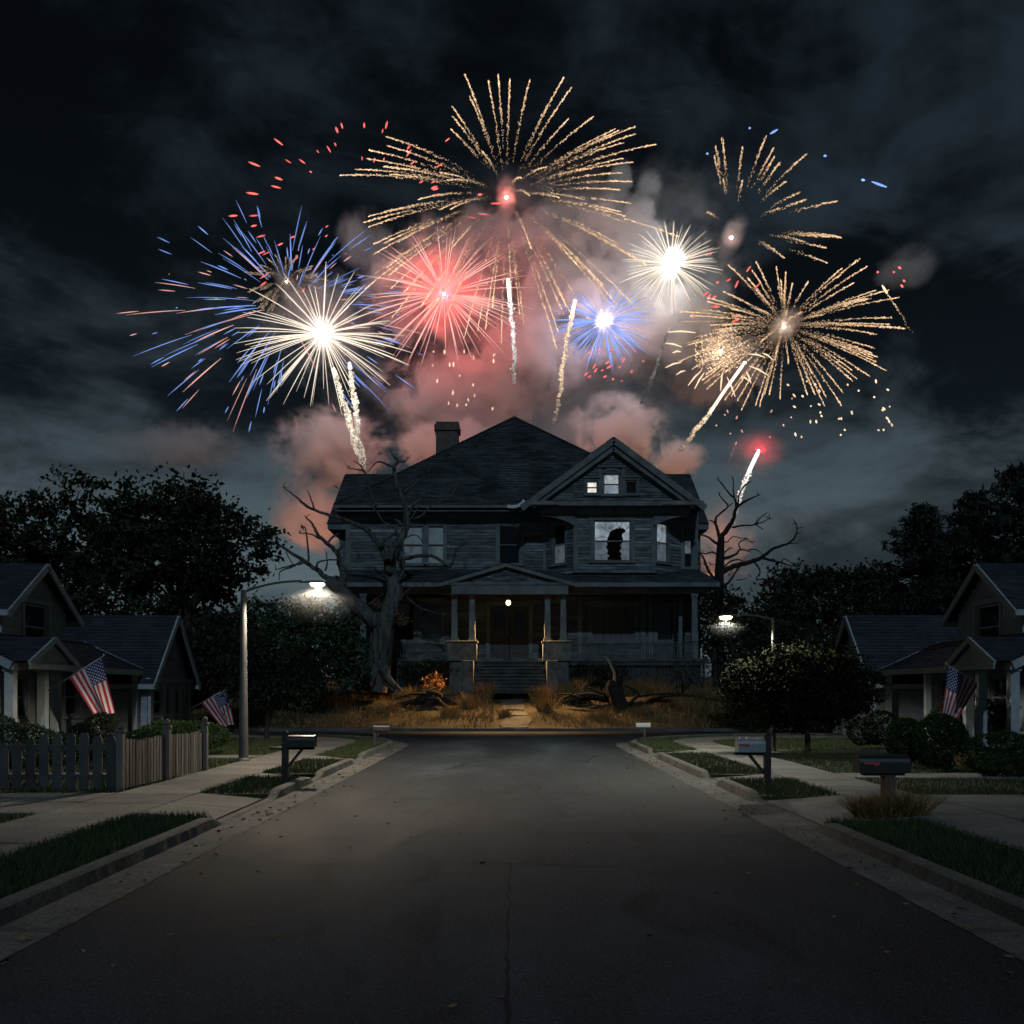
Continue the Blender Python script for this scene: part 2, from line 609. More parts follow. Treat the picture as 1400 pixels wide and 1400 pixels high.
def make_ground():
    m = MB()
    m.quad((-900, -60, -.06), (900, -60, -.06), (900, 1500, -.06), (-900, 1500, -.06))
    tag(m.build('ground', M['lawn']), kind='structure')
    m = MB()
    m.quad((-KX - .05, -8, 0), (KX + .05, -8, 0), (KX + .05, YFAR, 0), (-KX - .05, YFAR, 0))
    for s in (-1, 1):
        a, b = sorted((s * (KX + .05), s * 110))
        m.quad((a, 29, 0), (b, 29, 0), (b, YFAR, 0), (a, YFAR, 0))
    tag(m.build('road', M['asphalt']), kind='structure')
    # dark cracks and one lengthwise seam
    m = MB()

    def ribbon(pts, w, seed):
        g = random.Random(seed)
        out = []
        for (x0, y0), (x1, y1) in zip(pts[:-1], pts[1:]):
            n = max(2, int(math.hypot(x1 - x0, y1 - y0) / .16))
            for i in range(n):
                t = i / n
                out.append((x0 + (x1 - x0) * t + g.gauss(0, .007), y0 + (y1 - y0) * t + g.gauss(0, .012)))
        out.append(pts[-1])
        for i in range(len(out) - 1):
            a, b = Vector((*out[i], .004)), Vector((*out[i + 1], .004))
            d = (b - a)
            if d.length < 1e-4:
                continue
            nrm = Vector((-d.y, d.x, 0)).normalized() * w * g.uniform(.3, 1.1) / 2
            m.quad(a - nrm, b - nrm, b + nrm, a + nrm)
    ribbon([(-.02, 2), (-.03, 6), (-.02, 9.8)], .03, 1)
    ribbon([(-3.1, 9.9), (-1.7, 9.75), (-.1, 9.85), (1.2, 9.6)], .026, 2)
    ribbon([(-.05, 12.1), (1.0, 11.85), (2.9, 11.7)], .03, 3)
    ribbon([(-2.4, 15.3), (-1.2, 15.8), (-.6, 15.6)], .04, 4)
    ribbon([(.2, 20.4), (1.6, 20.1), (3.0, 20.6)], .05, 5)
    ribbon([(-1.3, 10.9), (-.9, 12.4), (-1.1, 14.0)], .016, 6)
    ribbon([(1.6, 12.0), (1.75, 15.0), (1.6, 18.2), (1.8, 21.0)], .02, 9)
    ribbon([(-2.3, 18.0), (-.3, 17.8), (.9, 18.1)], .03, 10)
    ribbon([(-3.15, 12.9), (-2.2, 12.6), (-1.4, 12.9)], .02, 11)
    ribbon([(-2.6, 25.2), (-.2, 25.0), (2.2, 25.6)], .05, 8)
    tag(m.build('road_crack', M['crack']), kind='structure')

    # the raised yards on both sides, rounded at the street corner
    for s in (-1, 1):
        m = MB()
        arc = [(CC[0] - 6.18 * math.cos(t), CC[1] + 6.18 * math.sin(t)) for t in np.linspace(0, math.pi / 2, 14)]
        dd = ([(12.7, 15.5), (18.5, 19.2), (23.3, 24.5)] if s < 0 else [(12.2, 15.2), (18.1, 19.1), (25.7, 26.8)])
        sx = 4.85 if s < 0 else 5.0
        edge = [(KX + .16, -8)]
        for a, b in dd:
            edge += [(KX + .16, a - .02), (sx, a + .1), (sx, b - .1), (KX + .16, b + .02)]
        out = edge + arc + [(110, arc[-1][1]), (110, -8)]
        pts = [(s * x, y, .10) for x, y in out]
        if s < 0:
            pts.reverse()
        m.poly(pts)
        ed = [(s * x, y) for x, y in edge]
        for (xa, ya), (xb, yb) in zip(ed[:-1], ed[1:]):
            m.quad((xa, ya, .10), (xb, yb, .10), (xb, yb, -.02), (xa, ya, -.02))
        tag(m.build('lawn', M['lawn']), kind='structure')

    # concrete kerb and gutter pan
    for s in (-1, 1):
        dips = [(12.7, 15.5), (18.5, 19.2), (23.3, 24.5)] if s < 0 else [(12.2, 15.2), (18.1, 19.1), (25.7, 26.8)]

        def kh(y):
            h = .145
            for a, b in dips:
                if a - .5 < y < b + .5:
                    t = min(1, max(0, (min(y - a, b - y) + .5) / .6))
                    h = min(h, .145 - .115 * t * t * (3 - 2 * t))
            return h
        path = [(KX, y, 1, 0) for y in np.arange(-8, CC[1], .14)]
        path += [(CC[0] - 6.34 * math.cos(t), CC[1] + 6.34 * math.sin(t), math.cos(t), -math.sin(t)) for t in np.linspace(0, math.pi / 2, 40)]
        path += [(x, CC[1] + 6.34, 0, -1) for x in np.arange(11, 70, 3.0)]
        kb, gt = MB(), MB()
        prev = None
        g = random.Random(3 + s)
        for i, (x, y, nx, ny) in enumerate(path):
            h = kh(y) if nx > .9 else .145
            # (nx, ny) points away from the carriageway into the yard
            w = .17
            r = g.uniform(-.006, .006)
            prof = [(x + nx * r, y + ny * r, .0), (x + nx * (.03 + r), y + ny * .03, h - .02), (x + nx * .06, y + ny * .06, h), (x + nx * w, y + ny * w, h), (x + nx * w, y + ny * w, .05)]
            gp = [(x - nx * (.44 + .012 * g.random()), y - ny * .44, .006), (x + nx * .01, y + ny * .01, .014)]
            joint = (i % 18 == 0)
            cur = ([Vector((s * a, b, c)) for a, b, c in prof], [Vector((s * a, b, c)) for a, b, c in gp])
            if prev:
                tn = .5 + .3 * mnoise.noise(Vector((x, y * .5, s)))
                if joint:
                    tn = 0.0
                for j in range(4):
                    q = (prev[0][j], cur[0][j], cur[0][j + 1], prev[0][j + 1])
                    kb.quad(*(q if s > 0 else q[::-1]), tone=tn)
                q = (prev[1][0], cur[1][0], cur[1][1], prev[1][1])
                gt.quad(*(q if s > 0 else q[::-1]), tone=tn)
            prev = cur
        tag(kb.build('kerb', M['gutter']), kind='structure')
        tag(gt.build('gutter', M['gutter']), kind='structure')

    # sidewalks, driveways and front walks: slabs with open joints
    for s in (-1, 1):
        m = MB()
        g = random.Random(11 + s)

        def slab(x0, x1, y0, y1):
            a, b = sorted((s * x0, s * x1))
            dz = g.uniform(-.006, .008)
            gp = .009
            m.box(a + gp, b - gp, y0 + gp, y1 - gp, .06, .128 + dz, g.uniform(.25, .75))

        dips = [(12.9, 15.4, 34, 1.55), (18.45, 19.2, 12.2, 1.0), (23.4, 24.4, 12.4, 1.0)] if s < 0 else [(12.3, 15.1, 34, 1.5), (18.1, 19.1, 14, 1.0), (25.7, 26.8, 12.2, 1.0)]
        sx0, sx1 = (4.85, 6.1) if s < 0 else (5.0, 6.2)
        y = -8
        while y < CC[1] - .1:
            y1 = min(CC[1], y + 1.22)
            slab(sx0, sx1, y, y1)
            y = y1
        n = 7
        ro, ri = CC[0] - sx0, CC[0] - sx1
        for i in range(n):
            t0, t1 = math.pi / 2 * i / n, math.pi / 2 * (i + 1) / n
            e = .004
            pl = []
            for r, t in ((ro, t0 + e), (ro, (t0 + t1) / 2), (ro, t1 - e), (ri, t1 - e), (ri, t0 + e)):
                pl.append((s * (CC[0] - r * math.cos(t)), CC[1] + r * math.sin(t), .06))
            if s < 0:
                pl.reverse()
            m.prism(pl, (0, 0, .07), g.uniform(.3, .7))
        x = CC[0]
        while x < 40:
            slab(x, x + 1.3, CC[1] + ri, CC[1] + ro)
            x += 1.3
        tag(m.build('sidewalk', M['concrete']), kind='structure')
        m = MB()
        for a, b, far, st in dips:
            # apron between kerb and sidewalk sloping down to the gutter
            for y0, y1 in ((a, (a + b) / 2), ((a + b) / 2, b)) if b - a > 2 else ((a, b),):
                x0, x1 = KX + .19, sx0 - .01
                zt0, zt1 = .04, .124
                ps = [(s * x0, y0 + .01, zt0), (s * x1, y0 + .01, zt1), (s * x1, y1 - .01, zt1), (s * x0, y1 - .01, zt0)]
                m.prism([(p[0], p[1], p[2]) for p in (ps if s > 0 else ps[::-1])][::-1], (0, 0, -.05), g.uniform(.35, .7))
                x = sx1 + .01
                while x < far:
                    slab(x, min(far, x + st), y0, y1)
                    x += st
        tag(m.build('driveway', M['concrete']), kind='structure')

    # far kerb of the cross street and the rising dry lawn of the old house
    m = MB()
    g = random.Random(4)
    xs = np.arange(-70, 70, 1.5)
    for a, b in zip(xs[:-1], xs[1:]):
        z = .14 + g.uniform(-.01, .01)
        m.box(a + .006, b - .006, YFAR, YFAR + .2, -.02, z, g.uniform(.3, .7))
    tag(m.build('kerb', M['gutter']), kind='structure')
    m = MB()
    xs = np.concatenate([np.arange(-110, -24, 5.0), np.arange(-24, 24, .45), np.arange(24, 111, 5.0)])
    ys = np.concatenate([np.arange(YFAR + .19, 53, .4), np.arange(53, 140, 5.0)])
    vs = [(x, y, hill_z(x, y)) for y in ys for x in xs]
    nx = len(xs)
    fs = [(j * nx + i, j * nx + i + 1, (j + 1) * nx + i + 1, (j + 1) * nx + i) for j in range(len(ys) - 1) for i in range(nx - 1)]
    m.add(vs, fs)
    tag(m.build('hill', M['hill'], smooth=True), kind='structure')
    # broken path of slabs up to the steps
    m = MB()
    g = random.Random(21)
    y = 42.25
    while y < 48.4:
        d = g.uniform(.5, 1.5)
        w = g.uniform(.95, 1.35)
        cx = .05 + g.uniform(-.2, .2)
        sk = g.uniform(-.16, .16)
        top = []
        for sx, yy in ((-1, y - sk), (-.2, y + g.uniform(-.1, .1)), (1, y + sk), (1.05, y + d * .5), (1, y + d + g.uniform(-.12, .1)), (.1, y + d + g.uniform(-.1, .1)), (-1, y + d + g.uniform(-.12, .1)), (-.96, y + d * .5)):
            xx = cx + sx * w * .5 * g.uniform(.82, 1.12)
            top.append((xx, yy, hill_z(xx, yy) + .04 + sx * sk * .12))
        m.prism(top[::-1], (0, 0, -.12), g.uniform(.05, .8))
        y += d + g.uniform(.1, .4)
    tag(m.build('path', M['gutter']), kind='structure')


make_ground()


def grass_mesh(name, mt, pts, h, w, lean, parent=None, seed=0, kind='stuff'):
    """pts: array (n,3) of roots; three-vertex blades"""
    g = np.random.default_rng(seed)
    n = len(pts)
    ang = g.uniform(0, 2 * np.pi, n)
    hh = h * g.uniform(.5, 1.25, n)
    dx, dy = np.cos(ang) * w / 2, np.sin(ang) * w / 2
    la = g.uniform(0, 2 * np.pi, n)
    ll = hh * lean * g.uniform(.1, 1, n)
    a = pts + np.stack([dx, dy, np.zeros(n)], 1)
    b = pts - np.stack([dx, dy, np.zeros(n)], 1)
    c = pts + np.stack([np.cos(la) * ll, np.sin(la) * ll, hh], 1)
    v = np.stack([a, b, c], 1).reshape(-1, 3)
    return tri_mesh(name, mt, v, 3, g.uniform(0, 1, n), parent, kind)


def tri_mesh(name, mt, v, k, tone, parent=None, kind=None):
    n = len(v) // k
    org = ORG.get(parent, Vector((0, 0, 0)))
    v = v - np.array(org)
    me = bpy.data.meshes.new(name)
    me.vertices.add(len(v))
    me.vertices.foreach_set("co", v.astype(np.float32).ravel())
    me.loops.add(n * k)
    me.loops.foreach_set("vertex_index", np.arange(n * k, dtype=np.int32))
    me.polygons.add(n)
    me.polygons.foreach_set("loop_start", np.arange(0, n * k, k, dtype=np.int32))
    at = me.attributes.new("tone", 'FLOAT', 'FACE')
    at.data.foreach_set("value", tone.astype(np.float32))
    me.materials.append(mt)
    me.update(calc_edges=True)
    o = bpy.data.objects.new(name, me)
    col.objects.link(o)
    if parent is not None:
        o.parent = parent
        ORG[o] = org
    if kind and parent is None:
        o['kind'] = kind
    return o


def make_grass():
    g = np.random.default_rng(5)
    for s in (-1, 1):
        dips = [(12.7, 15.5), (18.4, 19.25), (23.3, 24.5)] if s < 0 else [(12.2, 15.2), (18.0, 19.15), (25.6, 26.9)]
        sx0, sx1 = (4.85, 6.1) if s < 0 else (5.0, 6.2)
        P_ = []

        def fill(x0, x1, y0, y1, dens):
            n = int((x1 - x0) * (y1 - y0) * dens)
            x, y = g.uniform(x0, x1, n), g.uniform(y0, y1, n)
            ok = np.ones(n, bool)
            for a, b in dips:
                ok &= ~((y > a) & (y < b))
            # rounded street corner
            r = np.hypot(x - CC[0], y - CC[1])
            ok &= ~((y > CC[1]) & (x < CC[0]) & (r > 6.15))
            ok &= ~((y > CC[1]) & (x < CC[0]) & (r < CC[0] - sx0 + .03) & (r > CC[0] - sx1 - .03))
            ok &= ~((y > CC[1] + 6.12))
            ok &= ~((y > CC[1] + CC[0] - sx1 - .03) & (y < CC[1] + CC[0] - sx0 + .03) & (x >= CC[0]))
            P_.append(np.stack([s * x[ok], y[ok], np.full(ok.sum(), .1)], 1))
        # ragged lawn edges spill a little over the concrete
        fill(KX + .18, sx0 + .05, 5.5, 13, 1300)
        fill(KX + .18, sx0 + .04, 13, 20, 800)
        fill(KX + .18, sx0, 20, CC[1], 450)
        fill(sx1 - .05, 8, 5.5, 16, 700)
        fill(sx1 - .04, 12.5, 16, CC[1], 260)
        fill(KX, 18, CC[1], 36.7, 130)
        pts = np.concatenate(P_)
        o = grass_mesh('grass', M['grass'], pts, .085, .014, .7, seed=3 + s)
        tag(o, 'short mown lawn grass on the ' + ('picket fence side' if s < 0 else 'side without a fence') + ' of the street', 'grass', kind='stuff')
    # long dry grass on the slope before the old house
    n = 44000
    x = g.uniform(-20, 20, n)
    y = g.uniform(42.35, 50.2, n)
    dens = np.array([.42 + 1.3 * mnoise.noise(Vector((a * .45, b * .8, 3))) for a, b in zip(x, y)])
    keep = (g.uniform(0, 1, n) < dens) & ~((np.abs(x - .05) < .85) & (y < 48.5))
    x, y = x[keep], y[keep]
    pts = np.stack([x, y, [hill_z(a, b) - .02 for a, b in zip(x, y)]], 1)
    o = grass_mesh('dry_grass', M['drygrass'], pts, .3, .03, .9, seed=9)
    tag(o, 'unmown dry yellow grass on the slope before the old house', 'grass', kind='stuff')


make_grass()

# ================================================================== THE OLD HOUSE
YW, YB, YG, YP = 52.5, 50.9, 50.5, 49.9
house = thing('old_house', (0, 52.5, 1.7), 'large derelict two storey wooden house with broken windows at the end of the street', 'house')
FW = Frame((0, YW, 0), (1, 0, 0))


def window(parent, fr, u0, u1, z0, z1, n=0.0, split=True, pane='darkglass', pane2=None, tw=.16, name='window', arch=False, hood=True, lab=None, depth=.10, tm='trim'):
    """frame proud of the wall, sashes and panes inside; returns the frame"""
    m = MB()
    d = .05 + n
    fr.box(m, u0 - tw, u0, z0 - .02, z1 + .02, n - .12, d)
    fr.box(m, u1, u1 + tw, z0 - .02, z1 + .02, n - .12, d)
    fr.box(m, u0 - tw - .03, u1 + tw + .03, z1 + .022, z1 + .022 + tw * 1.15, n - .12, d + .012)
    if hood:
        fr.box(m, u0 - tw - .08, u1 + tw + .08, z1 + .026 + tw * 1.15, z1 + .026 + tw * 1.15 + .06, n - .12, d + .09)
    f = m.build(name, M[tm], parent, label=lab)
    m = MB()
    fr.box(m, u0 - tw - .05, u1 + tw + .05, z0 - .11, z0 - .024, n - .12, d + .07)
    m.build('sill', M[tm], f)
    m = MB()
    b = .055
    zm = (z0 + z1) / 2
    for (a0, a1, c0, c1) in ((u0, u0 + b, z0, z1), (u1 - b, u1, z0, z1), (u0 + b + .001, u1 - b - .001, z0, z0 + b), (u0 + b + .001, u1 - b - .001, z1 - b, z1)):
        fr.box(m, a0, a1, c0, c1, n - .10, n - .02)
    if split:
        fr.box(m, u0 + b + .001, u1 - b - .001, zm - b * .5, zm + b * .5, n - .10, n - .01)
    m.build('sash', M[tm], f)
    if pane:
        for i, (a, c) in enumerate(((zm, z1), (z0, zm)) if split else ((z0, z1),)):
            m = MB()
            m.quad(fr.p(u0, a, n - depth), fr.p(u1, a, n - depth), fr.p(u1, c, n - depth), fr.p(u0, c, n - depth))
            m.build('pane', M[pane2 if (i == 1 and pane2) else pane], f)
    return f


def opening(fr_x, px0, px1, py0, py1, Y):
    return (X(px0, Y), X(px1, Y), Z(py1, Y), Z(py0, Y))


def build_house():
    XL, XR = X(476, YW), X(951, YW)
    ZF = 3.35                                   # porch floor
    ZE = Z(693, YW)                             # wall top
    # window rectangles on the main front wall (px of the photo)
    W2a = opening(None, 551, 578, 718, 771, YW)
    W2b = opening(None, 584.5, 607, 718, 771, YW)
    W2c = opening(None, 682, 711, 719, 771, YW)
    WR = opening(None, 935, 946, 738, 776, YW)
    dz0, dz1 = ZF + .03, Z(829, YW)
    D = (X(670, YW), X(723, YW), dz0, dz1)
    L1 = opening(None, 809, 868, 830, 876, YW)
    L2 = opening(None, 898, 921, 830, 876, YW)
    L3 = opening(None, 529, 566, 824, 876, YW)
    L4 = opening(None, 575, 604, 824, 876, YW)
    ops = [W2a, W2b, W2c, WR, D, L1, L2, L3, L4]
    bayx = (X(745, YW), X(932, YW))
    m = MB()
    clap_wall(m, FW, lambda z: (XL, XR), 1.2, 7.9, [o for o in ops if o[2] < 7.5], seed=2, base=.32)
    clap_wall(m, FW, lambda z: (XL, XR), 7.9, ZE, [o for o in ops if o[2] >= 7.5] + [(bayx[0], bayx[1], 7.9, ZE + 1)], seed=3, base=.42, var=.2, pale=.15)
    # the other sides of the main block
    for fr, w in ((Frame((XR, YW, 0), (0, 1, 0)), 11.5), (Frame((XL, YW + 11.5, 0), (0, -1, 0)), 11.5), (Frame((XR, YW + 11.5, 0), (-1, 0, 0)), XR - XL)):
        clap_wall(m, fr, lambda z, w=w: (0, w), 1.2, ZE, [], seed=4, row=.3)
    m.build('wall', M['siding'], house)
    for x in (XL, XR):
        m = MB()
        m.box(x - .13, x + .13, YW - .055, YW + .14, 1.3, ZE)
        m.build('corner_board', M['trim'], house)

    # side wings set back from the front
    for s in (-1, 1):
        x1 = s * 9.97 if s < 0 else X(951, 58.3) + .15
        x0 = XL if s < 0 else XR
        a, b = sorted((x0, x1))
        m = MB()
        fr = Frame((a, 58.3, 0), (1, 0, 0))
        wo = [(.35, b - a - .35, 7.6, 9.6)] if s > 0 else []
        clap_wall(m, fr, lambda z: (0, b - a), 1.2, 11.2, wo, seed=6 + s)
        if s < 0:
            clap_wall(m, Frame((a, 63, 0), (0, -1, 0)), lambda z: (0, 4.7), 1.2, 11.2, [], seed=8, row=.3)
        else:
            clap_wall(m, Frame((b, 58.3, 0), (0, 1, 0)), lambda z: (0, 4.7), 1.2, 11.2, [], seed=8, row=.3)
        m.box(x1 - .12, x1 + .12, 58.2, 58.42, 1.3, 11.2)
        m.build('side_wing', M['siding'], house)
        # steep hipped roof of the wing
        rz, ze = Z(648, 60.2), Z(716, 57.4)
        rx = X(472, 60.2) if s < 0 else X(943, 60.2)
        ex = X(447, 57.4) if s < 0 else X(969, 57.4)
        inn = -4.0 if s < 0 else 5.0
        m = MB()
        if s < 0:
            m.courses((ex, 57.4, ze), (inn, 57.4, ze), (rx, 60.2, rz), (inn, 60.2, rz), .2, .03, .5, .015, 12)
            m.courses((ex, 63.2, ze), (ex, 57.4, ze), (rx, 60.4, rz), (rx, 60.2, rz), .2, .03, .5, .015, 13)
        else:
            m.courses((inn, 57.4, ze), (ex, 57.4, ze), (inn, 60.2, rz), (rx, 60.2, rz), .2, .03, .5, .015, 12)
            m.courses((ex, 57.4, ze), (ex, 63.2, ze), (rx, 60.2, rz), (rx, 60.4, rz), .2, .03, .5, .015, 13)
        m.quad((inn, 60.25, rz), (rx, 60.25, rz), (ex, 63.2, ze), (inn, 63.2, ze))
        m.build('side_roof', M['shingle'], house)
        m = MB()
        a, b = sorted((ex, inn))
        m.box(a + .03, b, 57.45, 63.1, ze - .32, ze - .02)
        m.build('eave', M['trim'], house)

    # main hipped roof
    e0, ye = Z(690, 51.6), 51.6
    xl, xr = X(457, ye), X(950, ye)
    ap = Vector((X(703, 58.4), 58.4, Z(571, 58.4)))
    yb = 65.2
    m = MB()
    m.courses((xl, ye, e0), (xr, ye, e0), ap, ap, .2, .035, .45, .02, 31, .5, .3)
    m.courses((xr, ye, e0), (xr, yb, e0), ap, ap, .25, .035, .6, .02, 32)
    m.courses((xl, yb, e0), (xl, ye, e0), ap, ap, .25, .035, .6, .02, 33)
    m.poly([(xr, yb, e0), (xl, yb, e0), ap])
    roof = m.build('roof', M['shingle'], house)
    for c in ((xl, ye, e0), (xr, ye, e0)):
        m = MB()
        m.bar(Vector(c) + Vector((0, 0, .06)), ap + Vector((0, 0, .06)), .22, .06)
        m.build('hip_cap', M['shingle'], roof)
    # a paler patch of newer shingles below the peak
    m = MB()
    u = (ap - Vector((0, ye, e0)))
    for i in range(9):
        t = .18 + i * .028
        for j in range(5):
            a = Vector((X(683, 54) + j * .32, ye, e0)) + Vector((0, u.y * t, u.z * t))
            m.quad(a + Vector((0, -.03, .05)), a + Vector((.31, -.03, .05)), a + Vector((.31, .13, .17)), a + Vector((0, .13, .17)), rnd.uniform(.55, .95))
    m.build('roof_patch', M['shingle'], roof)
    m = MB()
    m.box(X(597, 57), X(627, 57), 56.4, 57.6, 12.6, Z(592, 57))
    ch = m.build('chimney', M['brick'], roof)
    m = MB()
    m.box(X(595, 57), X(629, 57), 56.3, 57.7, Z(592, 57) + .003, Z(584, 57))
    m.box(X(597, 57), X(628, 57), 56.36, 57.64, Z(584, 57) + .003, Z(580.5, 57))
    m.build('chimney_cap', M['brick'], roof)
    # eave: soffit, fascia and a hanging strip of torn gutter
    m = MB()
    m.box(xl + .05, X(722, ye), ye + .03, YW + .2, e0 - .34, e0 - .28)
    m.box(xl + .05, xl + .7, YW, 64.8, e0 - .34, e0 - .28)
    m.box(xr - .7, xr - .05, YW, 64.8, e0 - .34, e0 - .28)
    m.box(xl, X(722, ye), ye - .03, ye + .03, e0 - .16, e0 - .01)
    m.build('eave', M['trim'], house)
    m = MB()
    pts = [P(694, 692, 51.5), P(700, 693, 51.45), P(708, 692, 51.4), P(714, 688, 51.4), P(717, 684, 51.4)]
    for a, b in zip(pts[:-1], pts[1:]):
        m.bar(a, b, .10, .16)
    m.build('torn_gutter', M['torn'], house)
    m = MB()
    m.box(XL + .15, bayx[0], YW - .05, YW - .005, ZE - .55, ZE - .3)
    m.build('frieze', M['trim'], house)

    # second floor windows on the plain wall
    window(house, FW, *W2a, pane='blind', tw=.13, lab='left one of a pair of windows with dusty blinds')
    window(house, FW, *W2b, pane='blind', tw=.13, lab='right one of a pair of windows with dusty blinds')
    window(house, FW, *W2c, pane='darkglass', lab='dark sash window above the porch gable')
    window(house, FW, *WR, pane='pane_dim', pane2='darkglass', tw=.1, split=True)

    # ---- the bay and its front gable
    za, zb = Z(703, YB), 7.75
    B0, B1 = (X(787, YB), YB), (X(893, YB), YB)
    A0, A1 = (bayx[0], YW), (bayx[1], YW)
    fL = Frame((A0[0], A0[1], 0), (B0[0] - A0[0], B0[1] - A0[1], 0))
    fF = Frame((B0[0], B0[1], 0), (1, 0, 0))
    fR = Frame((B1[0], B1[1], 0), (A1[0] - B1[0], A1[1] - B1[1], 0))
    lL = math.hypot(B0[0] - A0[0], B0[1] - A0[1])
    lF = B1[0] - B0[0]
    lR = math.hypot(A1[0] - B1[0], A1[1] - B1[1])
    wF = (X(812, YB) - B0[0], X(862, YB) - B0[0], Z(767, YB), Z(712, YB))
    wL = (.62, lL - .72, Z(771, 51.7), Z(717, 51.7))
    wR = (.25, lR - 1.15, Z(769, 51.5), Z(716, 51.5))
    m = MB()
    clap_wall(m, fF, lambda z: (0, lF), zb, za, [wF], seed=41, base=.5, var=.2)
    clap_wall(m, fL, lambda z: (0, lL), zb, za, [wL], seed=42, base=.42)
    clap_wall(m, fR, lambda z: (0, lR), zb, za, [wR], seed=43, base=.5)
    bay = m.build('bay', M['siding'], house)
    for x, y, w in ((*B0, .12), (*B1, .12), (A0[0], YW - .02, .1), (A1[0], YW - .02, .1)):
        m = MB()
        m.box(x - w, x + w, y - .06, y + (.16 if w > .11 else .04), zb, za)
        m.build('corner_board', M['trim'], bay)
    window(bay, fL, *wL, pane='darkglass', pane2='pane_dim', tw=.12, hood=False)
    window(bay, fR, *wR, pane='pane_cold', pane2='pane_dim', tw=.12, hood=False)
    # broken front window: what is left of the lit panes
    f = window(bay, fF, *wF, pane=None, tw=.22, lab='wide window with a jagged hole in its lit panes')
    u0, u1, z0, z1 = wF
    zm = (z0 + z1) / 2

    def q(px, py):
        return fF.p(X(px, YB) - B0[0], Z(py, YB), -.07)
    m = MB()
    m.poly([fF.p(u0, zm, -.07), q(829.5, 739.6), q(831, 735), q(833.5, 729), q(834, 726.5), q(838, 724), q(841, 723.2), q(843.5, 721.5), q(846, 722.4), q(847, 718.5), q(848.3, 722),
            q(852, 721.8), q(855, 724), q(855.3, 727), q(852, 729), q(850.5, 731), q(851.4, 735), q(852.6, 739.6), fF.p(u1, zm, -.07), fF.p(u1, z1, -.07), fF.p(u0, z1, -.07)])
    m.build('pane', M['pane_cold'], f)
    m = MB()
    m.poly([fF.p(u0, z0, -.07), q(832, 766.5), q(830.2, 763), q(833.5, 759.5), q(830, 757), q(831.5, 752), q(828.6, 748), q(831, 744), q(829.5, 741), fF.p(u0, zm, -.07)])
    m.build('pane', M['pane_dim'], f)
    m = MB()
    m.poly([q(849, 766.5), fF.p(u1, z0, -.07), fF.p(u1, zm, -.07), q(851.5, 741), q(848, 745), q(850.5, 749), q(846.8, 753.5), q(850, 756), q(848.5, 761), q(851, 763)])
    m.build('pane', M['pane_dim'], f)
    m = MB()
    for pl in ([(848.3, 722), (850, 717), (849, 713)], [(834, 726.5), (828, 724), (822, 718)], [(855, 724), (859, 721), (861.5, 722)], [(831, 735), (824, 733), (815, 736)], [(850, 752), (856, 750), (861, 754)], [(829.6, 756), (822, 759), (814, 757)], [(846, 722), (843, 716), (844, 713)]):
        for a, b in zip(pl[:-1], pl[1:]):
            m.bar(q(*a) + Vector((0, -.012, 0)), q(*b) + Vector((0, -.012, 0)), .02, .02, (0, 1, 0))
    m.build('glass_cracks', M['iron'], f)
    m = MB()
    m.bar(q(830, 740.2) + Vector((0, -.03, 0)), q(851, 739.2) + Vector((0, -.03, 0)), .05, .06)
    m.build('split_rail', M['palewood'], f)

    # gable above the bay
    gx = X(838, YG)
    gz0, gz1 = Z(684, YG), Z(604, YG)
    hw = X(838 + 112, YG) - gx
    fG = Frame((gx, YG, 0), (1, 0, 0))
    wa = [(X(802, YG) - gx, X(817, YG) - gx, Z(675, YG), Z(658, YG)), (X(825, YG) - gx, X(847, YG) - gx, Z(676, YG), Z(648, YG)), (X(855, YG) - gx, X(871, YG) - gx, Z(675, YG), Z(657, YG))]
    m = MB()
    clap_wall(m, fG, lambda z: (-hw * (gz1 - z) / (gz1 - gz0), hw * (gz1 - z) / (gz1 - gz0)), gz0, gz1, wa, row=.13, seg=.5, seed=51, base=.4, var=.2, jit=.012, pale=.02)
    gab = m.build('gable', M['siding'], house)
    window(gab, fG, *wa[0], pane='pane_bright', tw=.1, name='attic_window', lab='small brightly lit attic window')
    aw = window(gab, fG, *wa[1], pane='pane_mid', pane2='pane_cold', tw=.12, name='attic_window', hood=False, lab='taller round headed attic window')
    window(gab, fG, *wa[2], pane='darkglass', tw=.1, split=False, name='attic_window', lab='small dark attic window')
    # round head over the middle attic window
    m = MB()
    cu, cz, ru = (wa[1][0] + wa[1][1]) / 2, wa[1][3] + .003, (wa[1][1] - wa[1][0]) / 2
    arcp = [fG.p(cu + ru * math.cos(t), cz + ru * .42 * math.sin(t), -.05) for t in np.linspace(0, math.pi, 12)]
    m.poly(arcp)
    m.build('pane', M['pane_mid'], aw)
    m = MB()
    pts = [fG.p(cu + (ru + .06) * math.cos(t), cz + (ru + .06) * .46 * math.sin(t), .05) for t in np.linspace(0, math.pi, 12)]
    for a, b in zip(pts[:-1], pts[1:]):
        m.bar(a, b, .12, .12, (0, -1, 0))
    m.build('arch_trim', M['trim'], aw)
    m = MB()
    fG.box(m, wa[1][0] - .32, wa[1][1] + .32, cz + ru * .42 + .14, cz + ru * .42 + .24, 0, .14)
    for a in (wa[1][0] - .25, wa[1][1] + .13):
        fG.box(m, a, a + .12, wa[1][2], cz + ru * .42 + .135, 0, .08)
    m.build('hood', M['trim'], aw)
    # gable roof, raking boards, cornice, brackets
    ra = Vector((gx, 50.05, Z(597, 50.05)))
    rl = Vector((X(713, 50.05), 50.05, Z(690, 50.05)))
    rr = Vector((X(965, 50.05), 50.05, Z(690, 50.05)))
    back = Vector((0, 7.5, 0))
    m = MB()
    m.courses(rl + back, rl, ra + back, ra, .2, .03, .5, .015, 61)
